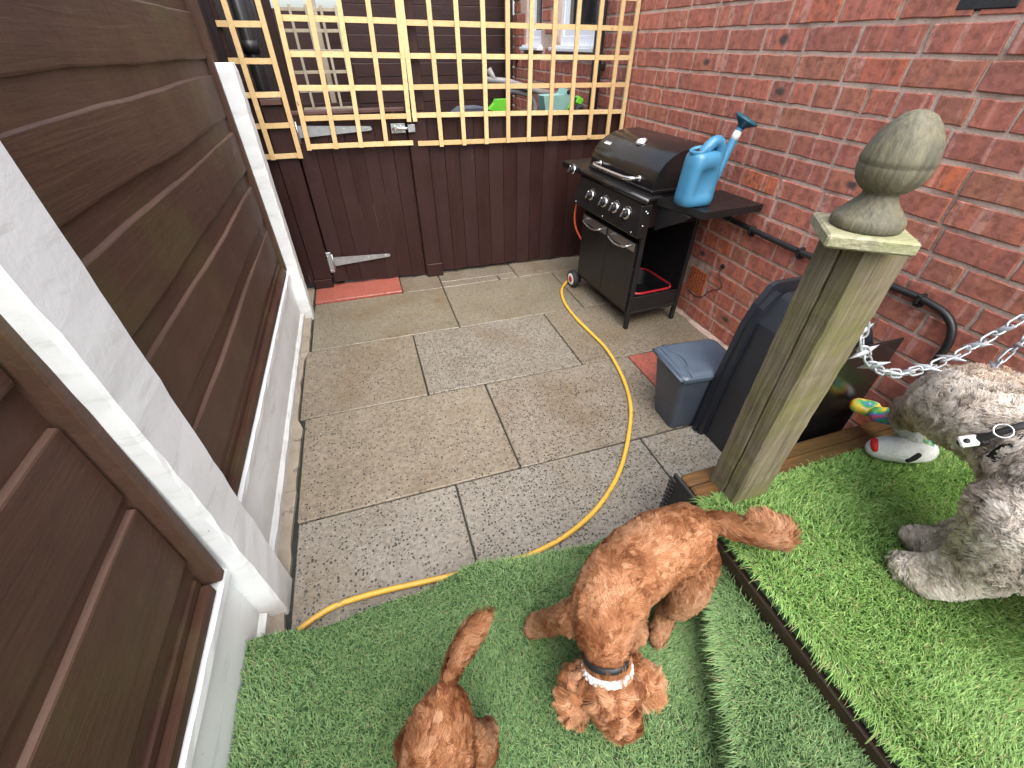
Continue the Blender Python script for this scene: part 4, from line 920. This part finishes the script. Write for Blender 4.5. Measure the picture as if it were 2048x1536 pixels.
def fur(ob, chains, n, length, lift, curl, freq, pal, wid, seed, clump=60, lenmap=None, colmap=None, k=6, name='fur', lock=24, lockf=.7, tone=.35, tfreq=30, lc=.28):
    r = np.random.default_rng(seed); P, N = sample(ob.data, n, r); T, I, TT = seginfo(P, chains)
    ln = length * r.uniform(.65, 1.25, n) * (1 + .25 * lownoise(P, 40, seed + 9))
    if lenmap is not None: ln *= np.array(lenmap)[I]
    # flow: along the limb, sinking with gravity, wandering slowly so that the coat lies in whorls
    W = np.stack([lownoise(P, 26, seed + 1), lownoise(P, 26, seed + 2), lownoise(P, 26, seed + 3)], 1)
    D = T + W * .55 + np.array((0, 0, -.35)) + r.normal(0, .16, (n, 3)); D = D - N * (D * N).sum(1, keepdims=True); D = unit(D); S = unit(np.cross(D, N))
    ph = lownoise(P, clump, seed + 4) * 3.2 + r.normal(0, .55, n); ph2 = lownoise(P, clump, seed + 5) * 3.2 + r.normal(0, .5, n)
    s = np.linspace(0, 1, k)[None, :]; L = ln[:, None] * s; w1 = curl * np.sin(freq * s + ph[:, None]) * s ** .7 - curl * np.sin(ph)[:, None] * 0; w2 = curl * np.cos(freq * s + ph2[:, None]) * s ** .7
    li = lift * r.uniform(.6, 1.4, (n, 1)); out = np.sin(li) * L * (1 - .45 * s) + (w2 + curl * .4) * .8
    C = P[:, None] + D[:, None] * (np.cos(li) * L)[..., None] + N[:, None] * (out - .0015)[..., None] + S[:, None] * w1[..., None]
    if lock:
        from mathutils.kdtree import KDTree
        mc = max(20, int(n / lock)); ids = r.choice(n, mc, replace=False); kd = KDTree(mc)
        for a_, i_ in enumerate(ids): kd.insert(P[i_], a_)
        kd.balance(); near = ids[np.array([kd.find(p)[1] for p in P])]
        f_ = lockf * (s ** 1.2) * r.uniform(.6, 1.0, (n, 1)); tgt = C[near] + (P - P[near])[:, None, :] * (1 - .8 * s[..., None]); C = C * (1 - f_[..., None]) + tgt * f_[..., None]
        lockcol = r.normal(0, 1, n)[near]
    else: lockcol = np.zeros(n)
    tg = unit(np.gradient(C, axis=1)); SS = unit(np.cross(tg, N[:, None] + 0 * tg)); NN = unit(N[:, None] * 1.0 + np.cross(SS, tg) * .45 + r.normal(0, .18, (n, 1, 3)))
    pal = np.array(pal); q = lownoise(P, tfreq, seed + 6) * tone + r.normal(0, .22, n) + lockcol * lc; q = np.clip(q * .5 + .5, 0, .999) * (len(pal) - 1); i0 = q.astype(int); fr = (q - i0)[:, None]; col = pal[i0] * (1 - fr) + pal[i0 + 1] * fr
    col = col * r.uniform(.82, 1.18, (n, 1))
    if colmap is not None: col = colmap(P, I, TT, col)
    wv = wid * np.linspace(1, .35, k)[None, :] * r.uniform(.7, 1.3, (n, 1))
    return ribbon_mesh(name, C, wv, SS, col, NN, M['fur'], ob.parent)

# --- red dog nosing the lawn
RED = [(.21, .072, .028), (.39, .168, .072), (.57, .295, .150), (.70, .43, .26)]
GZ = LZ + .012
d1 = [[(.622, .452, .352, .070), (.585, .432, .362, .084), (.52, .428, .368, .089), (.45, .412, .366, .088), (.385, .385, .362, .084), (.335, .347, .360, .078), (.308, .305, .352, .060), (.297, .272, .335, .042), (.293, .245, .305, .040)],      # rump to neck
      [(.293, .236, .295, .046), (.292, .222, .262, .058), (.297, .205, .235, .055)],                                   # skull
      [(.298, .205, .225, .045), (.306, .185, .190, .034), (.314, .172, .165, .028)],                                   # muzzle
      [(.276, .358, .315, .042), (.256, .382, .270, .032), (.238, .402, .215, .027), (.222, .420, .165, .025), (.208, .436, GZ + .024, .026), (.196, .432, GZ + .018, .021)],   # splayed fore leg
      [(.365, .312, .315, .050), (.372, .300, .255, .034), (.370, .292, .195, .026), (.366, .285, GZ + .024, .023), (.360, .268, GZ + .018, .020)],
      [(.598, .392, .330, .070), (.580, .356, .275, .052), (.556, .338, .225, .033), (.548, .350, .185, .025), (.522, .330, GZ + .026, .024), (.503, .312, GZ + .018, .021)],   # near hind leg
      [(.575, .475, .330, .066), (.560, .505, .265, .046), (.560, .515, .205, .030), (.575, .515, .165, .024), (.565, .505, GZ + .022, .024), (.545, .495, GZ + .018, .021)],
      [(.640, .455, .375, .030), (.675, .438, .398, .024), (.712, .400, .412, .026), (.750, .362, .424, .028), (.778, .338, .432, .027), (.782, .345, .452, .024), (.755, .372, .462, .020), (.728, .388, .462, .012)]]      # tail
dog = thing('dog', 'curly red-brown dog sniffing the lower lawn, wearing white collar', 'dog', group='curly coated dogs')
b = body_mesh('body', d1, .0075, dog, M['skin_red'])
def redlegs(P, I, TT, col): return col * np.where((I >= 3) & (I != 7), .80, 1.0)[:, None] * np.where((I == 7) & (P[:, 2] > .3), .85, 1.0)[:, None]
rev = [list(reversed(d1[0])), d1[1][::-1] , d1[2][::-1]] + d1[3:]
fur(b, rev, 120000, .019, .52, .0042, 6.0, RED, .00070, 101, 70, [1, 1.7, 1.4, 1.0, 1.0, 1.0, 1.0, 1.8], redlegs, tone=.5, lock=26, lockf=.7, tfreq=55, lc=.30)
def ear(name, pts, parent, seed, pal, fl=.05, n=5000):
    e = body_mesh(name, [pts], .006, parent, M['skin_red'] if pal is RED else M['skin_grey'], 4)
    f = fur(e, [pts], n, fl, .65, .010, 7.0, pal, .0009, seed, 50, None, None, 9, lock=50, lockf=.85, lc=.45); return e
ear('ear', [(.268, .242, .272, .020), (.246, .246, .258, .023), (.228, .240, .240, .023), (.218, .228, .222, .018)], dog, 131, RED, .040, 7000)
ear('ear', [(.330, .230, .272, .020), (.356, .230, .264, .024), (.376, .222, .250, .023), (.386, .208, .232, .018)], dog, 141, RED, .040, 7000)
# top knot of long curls over the skull
tk = body_mesh('top_knot', [[(.275, .218, .292, .022), (.315, .212, .290, .022)], [(.298, .195, .268, .026), (.306, .178, .228, .022)]], .007, dog, M['skin_red'], 4)
fur(tk, [[(.295, .25, .30, .03), (.306, .165, .19, .03)]], 11000, .038, .85, .013, 8.0, RED, .0009, 151, 45, None, None, 9, lock=60, lockf=.9, lc=.5)
MB().lathe([(0, -.006), (.009, -.006), (.011, 0), (.008, .006), (0, .007)], 10, frame((.318, .158, .152), (.2, -.7, -.5))).build('nose', M['nose'], dog)
def collar(parent, c, nrm_, r0, wd, th, mat, name, bumps=0):
    fm = frame(c, nrm_); V = []; F = []; n = 40
    pr = [(r0, -wd / 2), (r0 + th, -wd / 2 + .001), (r0 + th * 1.15, 0), (r0 + th, wd / 2 - .001), (r0, wd / 2)]
    for i in range(n):
        a = 2 * math.pi * i / n
        for (rr, zz) in pr: V.append(fm @ Vector((rr * math.cos(a), rr * math.sin(a), zz)))
    m = len(pr)
    for i in range(n):
        for q in range(m - 1): F.append((i * m + q, i * m + q + 1, ((i + 1) % n) * m + q + 1, ((i + 1) % n) * m + q))
    mb = MB().add(V, F, True)
    if bumps:
        for i in range(bumps):
            a = 2 * math.pi * i / bumps
            for zz in (-wd * .25, wd * .25):
                q = fm @ Vector(((r0 + th) * math.cos(a + zz * 20), (r0 + th) * math.sin(a + zz * 20), zz)); mb.lathe([(0, -.002), (.0034, -.0015), (.0042, .0005), (.0028, .0016), (0, .0019)], 7, frame(q, fm.to_3x3() @ Vector((math.cos(a), math.sin(a), 0))))
    return mb.build(name, mat, parent)
cn = (Vector((.293, .235, .292)) - Vector((.298, .268, .338)))
collar(dog, (.2960, .264, .332), cn, .0490, .014, .003, M['black_matt'], 'collar'); collar(dog, (.2935, .248, .310), cn, .0500, .018, .0030, M['knit'], 'knitted_collar', 26)

# --- second red dog, leaving at the bottom edge
d2 = [[(-.050, .270, .345, .046), (-.058, .248, .350, .058), (-.075, .20, .352, .066), (-.095, .14, .352, .070), (-.112, .07, .350, .072), (-.125, .0, .355, .070), (-.133, -.06, .375, .058), (-.140, -.11, .41, .050)],
      [(-.140, -.11, .42, .054), (-.146, -.155, .43, .058)], [(-.148, -.17, .42, .042), (-.152, -.215, .405, .028)],
      [(-.030, .215, .300, .046), (-.002, .222, .255, .034), (.022, .240, .225, .022), (.028, .252, .195, .018), (.022, .238, GZ + .020, .020), (.018, .220, GZ + .016, .019)],
      [(-.105, .235, .305, .046), (-.118, .235, .255, .034), (-.122, .24, .21, .024), (-.122, .25, .175, .020), (-.122, .238, GZ + .020, .021), (-.124, .22, GZ + .016, .019)],
      [(-.075, .0, .31, .046), (-.072, -.005, .24, .030), (-.072, -.01, GZ + .022, .023), (-.074, -.025, GZ + .018, .02)],
      [(-.165, .015, .31, .046), (-.170, .01, .24, .030), (-.170, .005, GZ + .022, .023), (-.172, -.01, GZ + .018, .02)],
      [(-.045, .278, .372, .022), (-.036, .292, .400, .015), (-.020, .304, .432, .015), (.002, .318, .465, .019), (.024, .330, .490, .021), (.040, .337, .508, .017)]]
dog2 = thing('dog', 'curly red-brown dog at the bottom edge seen from behind, tail raised', 'dog', group='curly coated dogs')
b = body_mesh('body', d2, .0075, dog2, M['skin_red'])
fur(b, [list(reversed(d2[0])), d2[1][::-1], d2[2][::-1]] + d2[3:], 90000, .018, .50, .0036, 6.0, RED, .00070, 201, 60, [1, 1.6, 1.3, 1, 1, 1, 1, 1.7], redlegs, tone=.5, lock=26, lockf=.7, tfreq=48, lc=.35)
ear('ear', [(-.095, -.14, .45, .02), (-.080, -.15, .42, .024), (-.078, -.155, .385, .018)], dog2, 231, RED, .03, 2500); ear('ear', [(-.192, -.135, .45, .02), (-.208, -.14, .42, .024), (-.210, -.145, .385, .018)], dog2, 241, RED, .03, 2500)
MB().lathe([(0, -.006), (.009, -.006), (.011, 0), (.008, .006), (0, .007)], 10, frame((-.154, -.240, .405), (0, -1, 0))).build('nose', M['nose'], dog2)

# --- big grey doodle on the deck
HZ = DZ + .014
GREY = [(.42, .355, .29), (.78, .70, .61), (.95, .89, .81), (.97, .94, .89)]
d3 = [[(1.335, -.52, .70, .10), (1.31, -.42, .715, .115), (1.27, -.25, .705, .120), (1.225, -.08, .690, .125), (1.205, .04, .680, .122), (1.200, .13, .665, .110), (1.225, .21, .670, .092), (1.258, .285, .672, .084)],
      [(1.265, .33, .672, .086), (1.300, .395, .655, .094), (1.325, .425, .635, .086)],
      [(1.330, .435, .612, .066), (1.346, .472, .565, .050), (1.356, .496, .530, .043)],
      [(1.145, .150, .60, .092), (1.140, .135, .520, .072), (1.135, .140, .450, .056), (1.120, .155, .395, .048), (1.105, .175, HZ + .034, .042), (1.092, .208, HZ + .026, .033)],
      [(1.235, .185, .60, .085), (1.238, .180, .520, .062), (1.232, .190, .450, .048), (1.218, .208, .395, .042), (1.208, .225, HZ + .032, .037), (1.195, .252, HZ + .024, .030)],
      [(1.27, -.44, .65, .09), (1.25, -.40, .56, .07), (1.24, -.42, .48, .05), (1.235, -.46, .42, .042), (1.23, -.44, HZ + .034, .04), (1.22, -.40, HZ + .027, .034)],
      [(1.38, -.44, .65, .09), (1.39, -.40, .56, .07), (1.385, -.42, .48, .05), (1.385, -.46, .42, .042), (1.385, -.44, HZ + .034, .04), (1.375, -.40, HZ + .027, .034)],
      [(1.335, -.56, .75, .04), (1.36, -.64, .80, .03), (1.38, -.70, .87, .03)]]
dog3 = thing('dog', 'large pale grey woolly dog on the deck holding a white toy', 'dog', group='curly coated dogs')
b = body_mesh('body', d3, .011, dog3, M['skin_grey'])
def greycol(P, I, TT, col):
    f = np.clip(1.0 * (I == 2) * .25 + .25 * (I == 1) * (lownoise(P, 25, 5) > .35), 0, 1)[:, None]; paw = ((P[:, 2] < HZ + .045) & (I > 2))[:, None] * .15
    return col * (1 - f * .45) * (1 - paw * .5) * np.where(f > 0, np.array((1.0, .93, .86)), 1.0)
vis = [list(reversed(d3[0])), d3[1][::-1], d3[2][::-1]] + d3[3:]
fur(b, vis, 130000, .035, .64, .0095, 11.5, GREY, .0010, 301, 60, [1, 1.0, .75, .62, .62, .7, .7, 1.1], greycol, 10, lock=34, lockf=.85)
e1 = [(1.235, .40, .705, .034), (1.215, .43, .660, .040), (1.215, .45, .605, .036), (1.225, .46, .565, .024)]
e2 = [(1.375, .375, .70, .034), (1.405, .385, .655, .040), (1.415, .395, .60, .036), (1.412, .40, .56, .024)]
for i, e in enumerate((e2, )):
    eo = body_mesh('ear', [e], .009, dog3, M['skin_grey'], 4); fur(eo, [e], 12000, .040, .7, .009, 10.5, GREY, .0010, 331 + i * 10, 50, None, None, 9, lock=45, lockf=.85)
MB().lathe([(0, -.012), (.016, -.012), (.020, 0), (.014, .010), (0, .012)], 12, frame((1.366, .538, .528), (.25, .8, -.3))).build('nose', M['nose'], dog3)
collar(dog3, (1.232, .225, .668), Vector((.36, .93, .0)), .094, .022, .004, M['black_matt'], 'collar')
_v = Vector((-.62, -.16, .76))
MB().tube(spline([(1.150, .318, .655), (1.144, .304, .680), (1.142, .291, .704), (1.148, .278, .733), (1.164, .266, .756), (1.19, .255, .775)], 5), .0075, 8).build('strap', M['rubber'], dog3)
bkm = frame((1.136, .302, .682), (-.72, -.18, .67), (-.1, .45, -.75))
MB().box(-.010, .020, -.012, .012, -.004, .008, .003, bkm).build('buckle', M['white_plastic'], dog3)
MB().box(-.026, -.0105, -.013, .013, -.004, .009, .003, bkm).lathe([(0, .0081), (.0055, .0081), (.0055, .009), (0, .009)], 12, bkm @ Matrix.Translation((.008, 0, 0))).build('buckle_clasp', M['black_matt'], dog3)
MB().tube([tuple(frame((1.136, .277, .736), (-.72, -.18, .67)) @ Vector((.014 * math.cos(a), .014 * math.sin(a), 0))) for a in np.linspace(0, 2 * math.pi, 20, endpoint=False)], .0019, 7, True).build('ring', M['chrome'], dog3)

# --- plush toy held in its mouth
toy = thing('plush_toy', 'white plush dog toy with rainbow feet and red mouth on turf', 'toy')
th_ = [[(1.470, .462, .375, .040), (1.435, .484, .366, .044), (1.398, .508, .358, .038), (1.380, .520, .352, .032)], [(1.465, .490, .400, .034), (1.445, .515, .430, .036), (1.415, .530, .465, .034), (1.395, .530, .490, .028)]]
tb = body_mesh('head', [th_[0]], .006, toy, M['toy_white'], 5); tb2 = body_mesh('body', [th_[1]], .006, toy, M['toy_white'], 5)
WHT = [(.74, .79, .77), (.82, .85, .83), (.86, .88, .86), (.90, .91, .90)]
fur(tb, [th_[0]], 12000, .006, .8, .0012, 4, WHT, .0008, 401, 60, None, None, 4, lock=0); fur(tb2, [th_[1]], 10000, .011, .8, .002, 4, WHT, .0008, 411, 60, None, None, 4, lock=0)
for (c, c2) in (((1.422, .652, .408), (1.440, .624, .412)), ((1.425, .592, .420), (1.445, .566, .428))): body_mesh('foot', [[(*c, .027), (*c2, .029)]], .005, toy, M['rainbow'], 3)
body_mesh('ear', [[(1.476, .492, .408, .014), (1.462, .472, .416, .016), (1.470, .452, .402, .011)]], .004, toy, M['rainbow'], 3)
body_mesh('mouth', [[(1.366, .534, .378, .010), (1.352, .522, .374, .011), (1.350, .512, .364, .009)]], .004, toy, M['toy_red'], 3)
body_mesh('eye', [[(1.425, .444, .385, .008), (1.418, .446, .372, .009), (1.410, .450, .360, .008)]], .003, toy, M['toy_black'], 3)
body_mesh('arm', [[(1.470, .585, .395, .022), (1.475, .640, .392, .024), (1.470, .655, .388, .022)]], .006, toy, M['toy_white'], 3)
